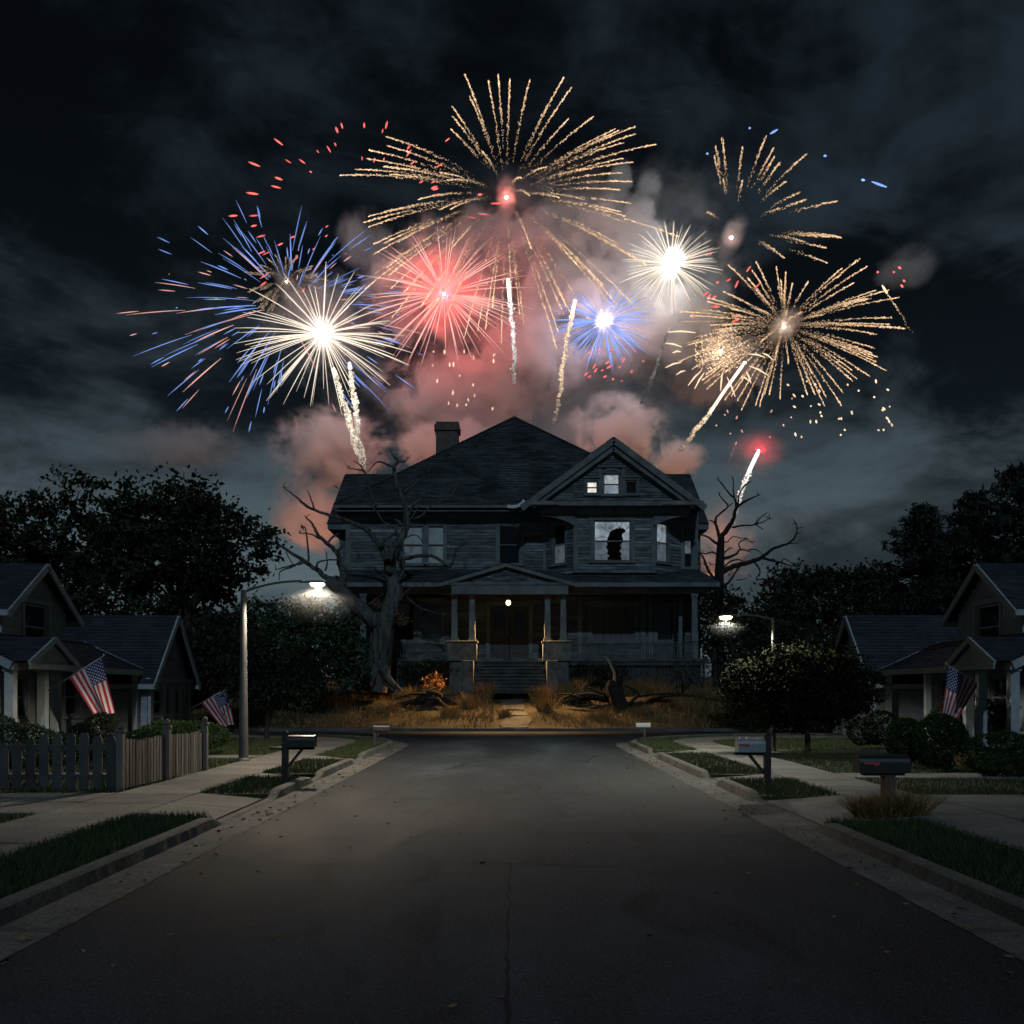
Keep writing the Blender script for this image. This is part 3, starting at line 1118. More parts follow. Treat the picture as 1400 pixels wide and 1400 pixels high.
    m.courses(rr, rr + back, ra, ra + back, .2, .03, .5, .015, 62)
    gr = m.build('gable_roof', M['shingle'], house)
    m = MB()
    for e, sg in ((rl, -1), (rr, 1)):
        dirv = (e - ra).normalized()
        nrm = Vector((-dirv.z * sg, 0, dirv.x * sg))
        a, b = ra + Vector((0, .06, -.18)), e + Vector((0, .06, -.18))
        m.bar(a, b, .12, .3, nrm)
        a, b = ra + Vector((0, .30, -.52)), e + Vector((0, .30, -.46)) - dirv * .7
        m.bar(a, b, .34, .26, nrm)
    m.build('raking_board', M['trim'], gr)
    m = MB()
    m.box(X(722, 50.1), X(962, 50.1), 50.08, YG - .03, Z(691, 50.1), Z(684.5, 50.1))
    m.box(X(722, 50.1), X(762, 50.1), 50.03, 50.077, Z(690, 50.1), Z(686, 50.1), .9)
    m.box(X(905, 50.1), X(960, 50.1), 50.03, 50.077, Z(690, 50.1), Z(686, 50.1), .8)
    m.box(X(726, 50.2), X(952, 50.4), YG - .027, YW + 1.0, Z(692, 50.4), Z(690, 50.4))
    m.build('cornice', M['trim'], gr)
    m = MB()
    m.box(X(738, 50.7), X(944, 50.7), 50.62, 50.86, Z(702.5, 50.7), Z(693, 50.7))
    m.build('frieze', M['trim'], bay)
    for sg, pin, out in ((-1, 786, 741), (1, 894, 940)):
        m = MB()
        top, bot = Z(703, 50.8), Z(716, 50.8)
        xi, xo = X(pin, 50.8), X(out, 50.8)
        pl = [(xi, 50.75, top), (xo, 50.75, top), (xo, 50.75, top - .12)]
        for t in np.linspace(0, 1, 8):
            pl.append((xo + (xi - xo) * t, 50.75, top - .12 - (top - bot) * (t ** 2.2)))
        if sg > 0:
            pl = pl[::-1]
        m.prism(pl, (0, .12, 0))
        m.build('bracket', M['trim'], bay)
    # floor and ceiling boards keep the bay closed
    m = MB()
    m.poly([(A0[0], YW, zb), (B0[0], YB, zb), (B1[0], YB, zb), (A1[0], YW, zb)])
    m.box(A0[0], A1[0], YW + 2.2, YW + 2.24, zb, za)
    m.box(XL + .3, A0[0] - .02, YW + 2.2, YW + 2.24, zb, za)
    m.box(gx - 2, gx + 2, YG + 1.6, YG + 1.64, gz0 - .2, gz1 - .6)
    m.build('inner_wall', M['darkwood'], house)

    # ---- porch
    x0, x1 = X(478, YP), X(968, YP)
    m = MB()
    m.box(x0, x1, YP - .12, YW - .03, ZF - .16, ZF)
    porch = m.build('porch_floor', M['porch_wood'], house)
    g = random.Random(8)
    for a, b in ((x0 + .1, X(636, YP)), (X(760, YP), x1 - .1)):
        m = MB()
        x = a
        while x < b - .1:
            m.box(x, x + .13, YP + .12, YP + .15, 1.2, ZF - .165, g.uniform(.1, .6))
            x += .16
        m.box(a, b, YP - .06, YP + .10, ZF - .36, ZF - .165)
        m.build('skirting', M['darkwood'], porch)
    # roof of the porch, hipped at its right end
    zt, ze = Z(779, YW), Z(796, 49.3)
    exl, exr = X(474, 49.3), X(984, 49.3)
    m = MB()
    m.courses((exl, 49.3, ze), (exr, 49.3, ze), (X(470, YW), YW - .03, zt), (X(952, YW), YW - .03, zt), .2, .03, .5, .02, 71, .45, .3)
    m.courses((exr, 49.3, ze), (exr, 57, ze), (X(952, YW), YW - .03, zt), (X(952, YW), 57, zt), .2, .03, .5, .02, 72)
    prf = m.build('porch_roof', M['shingle'], house)
    m = MB()
    m.box(exl, exr, 49.27, 49.36, ze - .22, ze - .01)
    m.box(exr - .09, exr, 49.361, 57, ze - .22, ze - .01)
    m.box(exl + .05, exr - .1, 49.37, YW - .03, ze - .24, ze - .2)
    m.box(XR + .2, exr - .1, YW, 57, ze - .24, ze - .2)
    m.build('fascia', M['trim'], prf)
    m = MB()
    m.box(x0, x1, YP - .14, YP + .16, Z(812, YP), Z(801.5, YP))
    m.box(x1 - .3, x1, YP + .17, 57, Z(812, YP), Z(801.5, YP))
    m.build('beam', M['trim'], prf)
    # small gable over the steps
    ya = 48.9
    pa = Vector((X(692, ya), ya, Z(769.5, ya)))
    pl_, pr_ = Vector((X(600, ya), ya, Z(797.5, ya))), Vector((X(788, ya), ya, Z(797.5, ya)))
    bk = Vector((0, 3.4, 0))
    m = MB()
    m.courses(pl_ + bk, pl_, pa + bk, pa, .18, .03, .5, .015, 73)
    m.courses(pr_, pr_ + bk, pa, pa + bk, .18, .03, .5, .015, 74)
    pg = m.build('porch_gable', M['shingle'], house)
    m = MB()
    for e, sg in ((pl_, -1), (pr_, 1)):
        dv = (e - pa).normalized()
        nr = Vector((-dv.z * sg, 0, dv.x * sg))
        m.bar(pa + Vector((0, .05, -.10)), e + Vector((0, .05, -.08)), .12, .17, nr)
    m.box(X(607, ya), X(781, ya), ya + .02, ya + .2, Z(799.5, ya), Z(796, ya))
    m.box(X(617, ya), X(777, ya), ya + .06, ya + .34, Z(812, ya), Z(800, ya))
    m.build('raking_board', M['trim'], pg)
    m = MB()
    wz0, wz1 = Z(795.5, ya), pa.z - .2
    hw2 = (pr_.x - pl_.x) / 2 * .86
    clap_wall(m, Frame((pa.x, ya + .26, 0), (1, 0, 0)), lambda z: (-hw2 * (wz1 - z) / (wz1 - wz0), hw2 * (wz1 - z) / (wz1 - wz0)), wz0, wz1, [], row=.1, seg=.4, seed=75, base=.4, var=.25, jit=.01)
    m.build('tympanum', M['siding'], pg)
    m = MB()                                # worn carved scrolls in the little gable
    for k in range(-3, 4):
        c = P(690 + k * 5, 787 - (3 - abs(k)) * .8, ya + .2)
        pts = [c + Vector((.10 * math.cos(t) * (1 - t / 9), 0, .09 * math.sin(t) * (1 - t / 9))) for t in np.linspace(0, 6, 14)]
        m.tube(pts, .018, 5)
    m.build('carving', M['trim'], pg, smooth=True)

    # columns on stone piers
    def column(pxc, y, w=.3, z0=None, z1=None):
        c = X(pxc, y)
        z0 = z0 or Z(877, YP)
        z1 = z1 or Z(812, YP) - .004
        m = MB()
        m.box(c - w * .62, c + w * .62, y - w * .62, y + w * .62, z0, z0 + .12)
        m.box(c - w * .62, c + w * .62, y - w * .62, y + w * .62, z1 - .10, z1)
        m.box(c - w * .56, c + w * .56, y - w * .56, y + w * .56, z1 - .17, z1 - .103)
        a, b = w * .52, w * .43
        m.add([(c - a, y - a, z0 + .121), (c + a, y - a, z0 + .121), (c + a, y + a, z0 + .121), (c - a, y + a, z0 + .121),
               (c - b, y - b, z1 - .171), (c + b, y - b, z1 - .171), (c + b, y + b, z1 - .171), (c - b, y + b, z1 - .171)],
              [(0, 1, 5, 4), (1, 2, 6, 5), (2, 3, 7, 6), (3, 0, 4, 7)])
        return m.build('column', M['trim'], porch)
    for pxc in (621.5, 645.5, 748.5, 770):
        column(pxc, 49.45)
    column(949, YP)
    column(497, YP)
    for pxc, y in ((930, 51.4), (937, 52.9), (943, 54.2)):
        column(pxc, y, .2, ZF)
    for a, b, c, d in ((612, 652, 634, 648.5), (742, 780, 746.5, 761)):
        m = MB()
        m.box(X(a, 49.4), X(b, 49.4), 49.05, 49.85, Z(904, 49.3), Z(878.5, 49.3))
        m.box(X(a - 1.5, 49.4), X(b + 1.5, 49.4), 48.98, 49.92, Z(878.4, 49.3), Z(876.4, 49.3))
        m.box(X(c, 49.0), X(d, 49.0), 47.7, 49.75, 1.3, Z(904.3, 49.3))
        m.box(X(a + 3, 49.4), X(b - 3, 49.4), 49.15, 49.8, 1.3, Z(904.3, 49.3) - .003)
        m.build('pier', M['stone'], porch, bevel=.02)
    # railings
    for a, b in ((500, 611), (781, 946)):
        m = MB()
        xa, xb = X(a, YP), X(b, YP)
        zr = Z(878.5, YP)
        m.box(xa, xb, YP - .06, YP + .06, zr - .08, zr)
        m.box(xa, xb, YP - .04, YP + .04, ZF + .06, ZF + .13)
        rail = m.build('railing', M['porch_wood'], porch)
        m = MB()
        x = xa + .1
        g = random.Random(a)
        while x < xb:
            if g.random() > .06:
                m.box(x - .025, x + .025, YP - .025, YP + .025, ZF + .131, zr - .081)
            x += .15 if a < 700 else .13
        if a > 700:                          # upper band of fretwork
            m.box(xa, xb, YP - .015, YP + .015, zr - .2, zr - .16)
        m.build('baluster', M['porch_wood'], rail)
    # steps
    m = MB()
    xs0, xs1 = X(649, 49), X(745.5, 49)
    n = 9
    for i in range(n):
        zt_ = ZF - .165 - (ZF - .165 - 1.62) * i / n
        yy = YP - .13 - .25 * i
        m.box(xs0, xs1, yy - .30, yy - .002, zt_ - .05, zt_, .4 + .1 * (i % 3))
        m.box(xs0 + .02, xs1 - .02, yy - .252, yy - .232, zt_ - .2, zt_ - .051, .1)
    m.build('steps', M['porch_wood'], house)

    # ---- ground floor doors and windows
    m = MB()
    tw = .2
    FW.box(m, D[0] - tw, D[0], D[2], D[3] + .02, -.1, .07)
    FW.box(m, D[1], D[1] + tw, D[2], D[3] + .02, -.1, .07)
    FW.box(m, D[0] - tw - .04, D[1] + tw + .04, D[3] + .022, D[3] + .26, -.1, .085)
    df = m.build('door_frame', M['trim'], house)
    mid = (D[0] + D[1]) / 2
    for a, b in ((D[0], mid - .006), (mid + .006, D[1])):
        m = MB()
        FW.box(m, a + .01, b - .01, D[2], D[3], -.12, -.06)
        for c, d in ((.12, .42), (.5, .93)):
            za_, zb_ = D[2] + (D[3] - D[2]) * c, D[2] + (D[3] - D[2]) * d
            for (p0, p1, q0, q1) in ((a + .14, b - .14, za_, za_ + .06), (a + .14, b - .14, zb_ - .06, zb_), (a + .14, a + .2, za_ + .061, zb_ - .061), (b - .2, b - .14, za_ + .061, zb_ - .061)):
                FW.box(m, p0, p1, q0, q1, -.059, -.035)
        d = m.build('door', M['darkwood'], df)
        m = MB()
        FW.box(m, a + .22, b - .22, D[2] + (D[3] - D[2]) * .53, D[2] + (D[3] - D[2]) * .9, -.058, -.048)
        m.build('door_glass', M['darkglass'], d)
        m = MB()
        hx = mid - .09 if a < mid - .5 and b < mid else mid + .09
        m.lathe(FW.p(hx, D[2] + 1.15, .0), [(.03, -.04), (.045, 0), (.03, .04)], 8)
        m.build('door_knob', M['iron'], d)
    window(house, FW, *L1, pane='curtain', split=False, tw=.2, lab='wide window with a drawn curtain behind the porch railing')
    window(house, FW, *L2, pane='darkglass', tw=.14)
    window(house, FW, *L3, pane='darkglass', tw=.14)
    window(house, FW, *L4, pane='darkglass', tw=.14)
    for px in (793, 879, 889.5):
        m = MB()
        m.box(X(px, YW) - .12, X(px, YW) + .12, YW - .06, YW - .004, ZF, Z(812, YW))
        m.build('pilaster', M['trim'], house)


build_house()


def lamp_nodes(L, build):
    L.use_nodes = True
    k = NT(L.node_tree)
    geo = k.n('ShaderNodeNewGeometry')
    sep = k.n('ShaderNodeSeparateXYZ')
    k.l(geo.outputs['Incoming'], sep.inputs[0])
    z = k.math('MAXIMUM', k.math('MULTIPLY', sep.outputs[2], -1.0), 0.0)
    e = k.n('ShaderNodeEmission')
    e.inputs[0].default_value = (1, 1, 1, 1)
    k.l(build(k, z, sep), e.inputs[1])
    out = k.n('ShaderNodeOutputLight')
    k.l(e.outputs[0], out.inputs[0])


def porch_lamp():
    c = P(695, 824, 49.75)
    t = thing('porch_lamp', c, 'small glowing globe lamp hanging over the front door of the old house', 'lamp')
    m = MB()
    m.lathe(c, [(.02, -.13), (.09, -.10), (.125, 0), (.09, .09), (.05, .12)], 14)
    m.build('globe', M['globe'], t, smooth=True)
    m = MB()
    m.lathe(c, [(.09, .121), (.07, .16), (.02, .19), (.018, .42), (.08, .43)], 10)
    m.build('stem', M['iron'], t, smooth=True)
    L = bpy.data.lights.new('porch_spot', 'SPOT')
    L.energy = 6000
    L.color = (1.0, .56, .20)
    L.spot_size = R(176)
    L.spot_blend = .05
    L.shadow_soft_size = .1
    # added spot, its falloff shaped to light the slope but not steps or road
    lamp_nodes(L, lambda k, z, sep: k.math('MULTIPLY', k.maprange(z, .44, .64, 0, 1, True), k.maprange(z, .78, .90, 1, 0.004, True)))
    o = bpy.data.objects.new('porch_spot', L)
    o.parent = t
    o.location = (0, -.16, -.06)
    o.rotation_euler = (R(-62), 0, 0)
    col.objects.link(o)


porch_lamp()

# ================================================================== COTTAGES


def cottage(s, lab, group):
    """1.5 storey cottage; u is the distance from the street's centre line, its gables face the street"""
    t = thing('cottage', (s * 14, 30, .1), lab, 'house', group)

    def p(u, y, z):
        return Vector((s * u, y, z))

    def wall(mb, a, b, z0, z1, openings=(), seed=1, top=None):
        """a, b plan points (u, y) seen from outside left to right"""
        A, B = p(a[0], a[1], 0), p(b[0], b[1], 0)
        fr = Frame(A, B - A)
        L = (B - A).length
        bd = (lambda z: (0, L)) if top is None else (lambda z: ((0, L) if z < z1 else (L / 2 * (z - z1) / (top - z1), L - L / 2 * (z - z1) / (top - z1))))
        clap_wall(mb, fr, bd, z0, top or z1, openings, row=.16, lift=.018, seed=seed, var=.1, pale=0, jit=.002)
        return fr, L

    def order(a, b):
        return (a, b) if s < 0 else (b, a)
    mb = MB()
    wins = []
    # --- front block with the tall gable: u 14..22, y 28..32
    e1, t1 = 4.15, 5.5
    # street-facing gable; seen from the street (u small) left-to-right depends on the side
    a, b = order((14.35, 28), (14.35, 32))
    w1 = (1.25, 2.75, 2.95, 4.3)
    fr, L = wall(mb, a, b, .05, e1, [w1], 1, t1)
    wins.append((fr, w1, 'window'))
    a, b = order((22, 28), (14.35, 28))
    wall(mb, a, b, .05, e1, [], 2)
    a, b = order((14.35, 32), (22, 32))
    wall(mb, a, b, .05, e1, [], 3)
    # --- rear wing with its own street gable: u 12.2..20, y 33.3..37.4
    e2, t2 = 2.25, 4.35
    a, b = order((12.2, 33.3), (12.2, 37.4))
    w2 = (1.75, 2.35, 2.75, 3.45)
    w3 = (.5, 1.5, .9, 1.75)
    w4 = (1.75, 2.4, .9, 1.75)
    w5 = (2.65, 3.6, .9, 1.75)
    fr, L = wall(mb, a, b, .05, e2, [w2, w3, w4, w5], 4, t2)
    for w in (w2, w3, w4, w5):
        wins.append((fr, w, 'window'))
    a, b = order((20, 33.3), (12.2, 33.3))
    wall(mb, a, b, .05, e2, [], 5)
    a, b = order((12.2, 37.4), (20, 37.4))
    wall(mb, a, b, .05, e2, [], 6)
    # --- link between the two: recessed wall behind the porch
    a, b = order((13.9, 26.5), (13.9, 33.3))
    w6 = (.9, 2.0, .95, 2.1)
    w7 = (4.4, 5.4, .95, 2.1)
    fr, L = wall(mb, a, b, .05, 2.55, [w6, w7], 7)
    wins += [(fr, w6, 'window'), (fr, w7, 'window')]
    a, b = order((19, 26.5), (13.9, 26.5))
    wall(mb, a, b, .05, 2.55, [], 8)
    mb.build('wall', M['cot_wall'], t)
    for fr, w, nm in wins:
        window(t, fr, *w, pane='darkglass', tw=.12, name=nm, hood=False, split=True, tm='cot_trim')
    # roofs

    def gable_roof(u0, u1, y0, y1, ze, zt, ov, seed):
        ym = (y0 + y1) / 2
        sl = (zt - ze) / (ym - y0)
        a0 = p(u0 - ov, y0 - ov, ze - sl * ov + .05)
        a1 = p(u1, y0 - ov, ze - sl * ov + .05)
        r0, r1 = p(u0 - ov, ym, zt + .05), p(u1, ym, zt + .05)
        b0 = p(u0 - ov, y1 + ov, ze - sl * ov + .05)
        b1 = p(u1, y1 + ov, ze - sl * ov + .05)
        m = MB()
        if s < 0:
            m.courses(a1, a0, r1, r0, .16, .02, .4, .008, seed)
            m.courses(b0, b1, r0, r1, .16, .02, .4, .008, seed + 1)
        else:
            m.courses(a0, a1, r0, r1, .16, .02, .4, .008, seed)
            m.courses(b1, b0, r1, r0, .16, .02, .4, .008, seed + 1)
        rf = m.build('roof', M['cot_roof'], t)
        m = MB()
        for e, q in ((a0, r0), (b0, r0)):
            m.bar(e + Vector((0, 0, -.1)), q + Vector((0, 0, -.1)), .06, .2, (0, 0, 1))
        m.bar(a0 + Vector((0, 0, -.06)), a1 + Vector((0, 0, -.06)), .06, .16)
        m.bar(b0 + Vector((0, 0, -.06)), b1 + Vector((0, 0, -.06)), .06, .16)
        m.build('raking_board', M['cot_trim'], rf)
        return rf
    gable_roof(14.35, 24, 28, 32, e1, t1, .38, 3)
    gable_roof(12.2, 21, 33.3, 37.4, e2, t2, .38, 5)
    # lean-to porch roof and its little gable
    m = MB()
    E0, E1 = p(12.35, 24.6, 2.42), p(12.35, 33.4, 2.42)
    T0, T1 = p(14.4, 24.9, 3.35), p(14.4, 33.4, 3.35)
    if s < 0:
        m.courses(E0, E1, T0, T1, .16, .02, .4, .008, 9)
    else:
        m.courses(E1, E0, T1, T0, .16, .02, .4, .008, 9)
    pr = m.build('porch_roof', M['cot_roof'], t)
    m = MB()
    m.bar(E0 + Vector((0, 0, -.1)), E1 + Vector((0, 0, -.1)), .07, .18)
    m.bar(p(12.35, 33.45, 2.33), p(14.4, 33.45, 3.28), .07, .2)
    m.bar(p(12.35, 24.55, 2.33), p(14.4, 24.85, 3.28), .07, .2)
    m.build('fascia', M['cot_trim'], pr)
    m = MB()
    g0, g1, gm = p(12.0, 24.7, 2.45), p(12.0, 27.5, 2.45), p(12.0, 26.1, 3.12)
    bk = p(2.0, 0, 0)
    bk.z = 0
    if s < 0:
        m.courses(g0 + bk, g0, gm + bk, gm, .16, .02, .4, .008, 11)
        m.courses(g1, g1 + bk, gm, gm + bk, .16, .02, .4, .008, 12)
    else:
        m.courses(g0, g0 + bk, gm, gm + bk, .16, .02, .4, .008, 11)
        m.courses(g1 + bk, g1, gm + bk, gm, .16, .02, .4, .008, 12)
    pg = m.build('porch_gable', M['cot_roof'], t)
    m = MB()
    o = Vector((-s * .03, 0, -.07))
    m.bar(g0 + o, gm + o, .06, .15)
    m.bar(g1 + o, gm + o, .06, .15)
    m.bar(g0 + o + Vector((s * .02, .08, -.05)), g1 + o + Vector((s * .02, -.08, -.05)), .06, .14)
    m.poly([g0 + Vector((s * .1, 0, -.05)), g1 + Vector((s * .1, 0, -.05)), gm + Vector((s * .1, 0, -.05))])
    m.build('raking_board', M['cot_trim'], pg)
    for y in (24.85, 26.55, 27.3, 29.9, 33.0):
        m = MB()
        w = .11 if y < 29 else .08
        a, b = sorted((s * 12.4, s * (12.4 + w * 2)))
        m.box(a, b, y - w, y + w, .1, 2.3)
        m.box(a - .03, b + .03, y - w - .03, y + w + .03, 2.2, 2.301)
        m.box(a - .03, b + .03, y - w - .03, y + w + .03, .1, .25)
        m.build('porch_post', M['cot_trim'], t)
    for y in (33.35, 34.45, 35.3, 36.3, 37.3):
        m = MB()
        a, b = sorted((s * 12.06, s * 12.17))
        m.box(a, b, y - .1, y + .1, .1, 1.98)
        m.build('pilaster', M['cot_trim'], t)
    m = MB()
    a, b = sorted((s * 12.03, s * 12.18))
    m.box(a, b, 33.1, 37.6, 1.985, 2.15)
    m.build('cornice', M['cot_trim'], t)
    m = MB()
    a, b = sorted((s * 12.3, s * 13.85))
    m.box(a, b, 24.7, 33.2, .06, .22)
    m.build('porch_floor', M['concrete'], t)
    m = MB()
    a, b = sorted((s * 13.8, s * 13.86))
    m.box(a, b, 29.0, 29.95, .23, 2.25)
    m.build('door', M['darkwood'], t)


cottage(-1, 'grey cottage with steep gables behind the picket fence', 'cottages along the street')
cottage(1, 'grey cottage with steep gables across the street from the picket fence', 'cottages along the street')

# ================================================================== FENCE


def fence():
    t = thing('picket_fence', (-6.25, 16, .1), 'weathered wooden picket fence turning the corner beside the sidewalk', 'fence')
    g = random.Random(2)
    ax, ay = -6.27, 15.95
    # front run, dark, toward the left edge; pickets with gaps
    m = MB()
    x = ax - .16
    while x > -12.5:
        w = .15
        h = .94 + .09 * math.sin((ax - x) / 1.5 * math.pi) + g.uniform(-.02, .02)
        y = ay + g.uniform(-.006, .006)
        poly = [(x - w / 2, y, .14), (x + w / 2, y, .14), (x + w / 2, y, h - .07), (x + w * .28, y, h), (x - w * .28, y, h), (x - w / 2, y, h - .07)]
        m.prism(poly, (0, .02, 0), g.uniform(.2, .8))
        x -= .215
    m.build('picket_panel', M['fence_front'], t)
    m = MB()
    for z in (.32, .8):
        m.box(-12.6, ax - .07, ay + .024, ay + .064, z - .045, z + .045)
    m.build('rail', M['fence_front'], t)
    # side run beside the sidewalk, boards almost touching
    pa, pb = Vector((ax, ay, 0)), Vector((-6.08, 19.7, 0))
    d = (pb - pa)
    L = d.length
    d.normalize()
    nrm = Vector((d.y, -d.x, 0))
    for k, (a, b) in enumerate(((.09, L * .5 - .07), (L * .5 + .07, L - .09))):
        m = MB()
        u = a
        while u < b - .05:
            w = g.uniform(.085, .105)
            h = .93 + .05 * math.sin((u - a) / (b - a) * math.pi) * -1 + g.uniform(-.015, .015)
            o = pa + d * u + nrm * g.uniform(-.004, .004)
            e = o + d * min(w, b - u)
            m.prism([o + Vector((0, 0, .13)), e + Vector((0, 0, .13)), e + Vector((0, 0, h)), (o + e) / 2 + Vector((0, 0, h + .03)), o + Vector((0, 0, h))], -nrm * .02, g.uniform(.1, .9))
            u += w + .028
        m.build('picket_panel', M['fence'], t)
        m = MB()
        for z in (.3, .78):
            m.bar(pa + d * a - nrm * .045 + Vector((0, 0, z)), pa + d * b - nrm * .045 + Vector((0, 0, z)), .04, .09)
        m.build('rail', M['fence'], t)
    for q in (pa, pa + d * (L * .5), pb):
        m = MB()
        m.box(q.x - .055, q.x + .055, q.y - .055, q.y + .055, .08, 1.05)
        m.box(q.x - .075, q.x + .075, q.y - .075, q.y + .075, 1.051, 1.08)
        m.lathe((q.x, q.y, 1.081), [(.035, 0), (.06, .04), (.05, .09), (.012, .12)], 10)
        m.build('post', M['fence'], t)
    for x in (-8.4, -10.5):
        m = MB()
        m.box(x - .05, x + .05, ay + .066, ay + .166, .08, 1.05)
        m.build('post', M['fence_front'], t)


fence()

# ================================================================== MAILBOXES


def mailbox(px, base_y, box, top_y, bot_y, lab, box_mat, post_mat, style, group='mailboxes along the kerb'):
    """box: (px left, px right) of the tin box; the post stands at px, base_y"""
    Y = EYE * F / (base_y - HOR)
    x = X(px, Y)
    Y0 = Y
    t = thing('mailbox', (x, Y, .1), lab, 'mailbox', group)
    x0, x1 = X(box[0], Y), X(box[1], Y)
    zt, zb = Z(top_y, Y), Z(bot_y, Y)
    hw = min(.13, (zt - zb) * .55)
    pw = {'slim': .035, 'mid': .055, 'thick': .075}[style]
    m = MB()
    ptop = zb - .045 if style != 'mid' else zt + .03
    if style == 'mid':                       # post rises beside the box; arm and brace carry it
        px_side = x
        m.box(x - pw, x + pw, Y - pw, Y + pw, .05, ptop)
        m.lathe((x, Y, ptop), [(pw * 1.1, 0), (pw * 1.2, .02), (pw * .3, .06)], 8)
        m.box(x0 - .06 if x0 < x - .3 else x - .28, x1 if x1 > x + .3 else x + .28, Y - .04, Y + .04, zb - .05, zb - .006)
        sgn = 1 if (x0 + x1) / 2 > x else -1
        m.bar((x + sgn * pw, Y, zb - .36), (x + sgn * .3, Y, zb - .05), .05, .05, (0, 1, 0))
    elif style == 'thick':
        m.box(x - pw, x + pw, Y - pw, Y + pw, .05, zb - .04)
        m.box(min(x0 + .06, x - .1), max(x1 - .06, x + .1), Y - .09, Y + .09, zb - .038, zb - .003)
    else:
        m.box(x - pw, x + pw, Y - pw, Y + pw, .05, zb - .03)
        m.box(x0 + .03, x1 - .03, Y - .05, Y + .05, zb - .028, zb - .003)
        sgn = 1 if (x0 + x1) / 2 > x else -1
        m.bar((x, Y, zb - .22), (x + sgn * .16, Y, zb - .03), .03, .03, (0, 1, 0))
    m.build('post', post_mat, t, bevel=.006)
    # arched tin box lying across the street direction
    prof = [(-hw, zb), (hw, zb), (hw, zb + (zt - zb) * .55)]
    for a in np.linspace(0.15, math.pi - .15, 8):
        prof.append((hw * math.cos(a), zb + (zt - zb) * (.55 + .45 * math.sin(a))))
    prof.append((-hw, zb + (zt - zb) * .55))
    yb = Y
    off = -(.0 if style != 'mid' else pw + .0)
    if style == 'mid':
        # box sits against the post's face nearer the street end
        if (x0 + x1) / 2 > x:
            x0 = x + pw + .004
        else:
            x1 = x - pw - .004
    m = MB()
    m.prism([(x0, yb + a, z) for a, z in prof], (x1 - x0, 0, 0))
    bx = m.build('box', box_mat, t)
    m = MB()
    front = x0 if x < 0 else x0
    street = x1 if x < 0 else x0
    sg = 1 if x < 0 else -1
    prof2 = [(a * 1.06, zb + (z - zb) * 1.03 + .002) for a, z in prof]
    pl = [(street + sg * .003, yb + a, z) for a, z in prof2]
    m.prism(pl if sg > 0 else pl[::-1], (sg * .02, 0, 0))
    m.build('door', box_mat, bx)
    if Y < 24:
        m = MB()
        xm = x0 + (x1 - x0) * (.35 if x > 0 else .7)
        zz = zb + (zt - zb) * .52
        m.box(xm - .012, xm + .012, yb - hw - .012, yb - hw - .004, zz - .02, zz + .02)
        ln = min(.2, (x1 - x0) * .4)
        m.box(xm - ln, xm - .013, yb - hw - .012, yb - hw - .006, zz - .006, zz + .018)
        m.box(xm - ln * .25, xm - ln * .1, yb - hw - .0125, yb - hw - .0055, zz - .03, zz - .007)
        m.build('signal_flag', M['mail_red'] if x > 0 else box_mat, bx)
    return t


mailbox(390, 1073, (390, 430), 1005, 1021, 'black mailbox on a black post with a brace, nearest the picket fence', M['mail_black'], M['post_black'], 'mid')
mailbox(512.5, 1028, (511, 532), 990, 999, 'small dark mailbox on a thin post near the far corner, picket fence side', M['mail_black'], M['post_black'], 'slim')
mailbox(881, 1018, (870, 889), 988, 994, 'small pale topped mailbox on a thin post at the far corner by the cross street', M['mail_grey'], M['post_black'], 'slim')
mailbox(1049, 1083, (1009, 1054), 1009, 1028, 'grey mailbox with red marks on a black braced post', M['mail_grey'], M['post_black'], 'mid')
mailbox(1214, 1120, (1173, 1240), 1031.5, 1056, 'big black mailbox on a brown post standing in a dry clump of grass', M['mail_black'], M['post_brown'], 'thick')

# ================================================================== STREET LAMPS


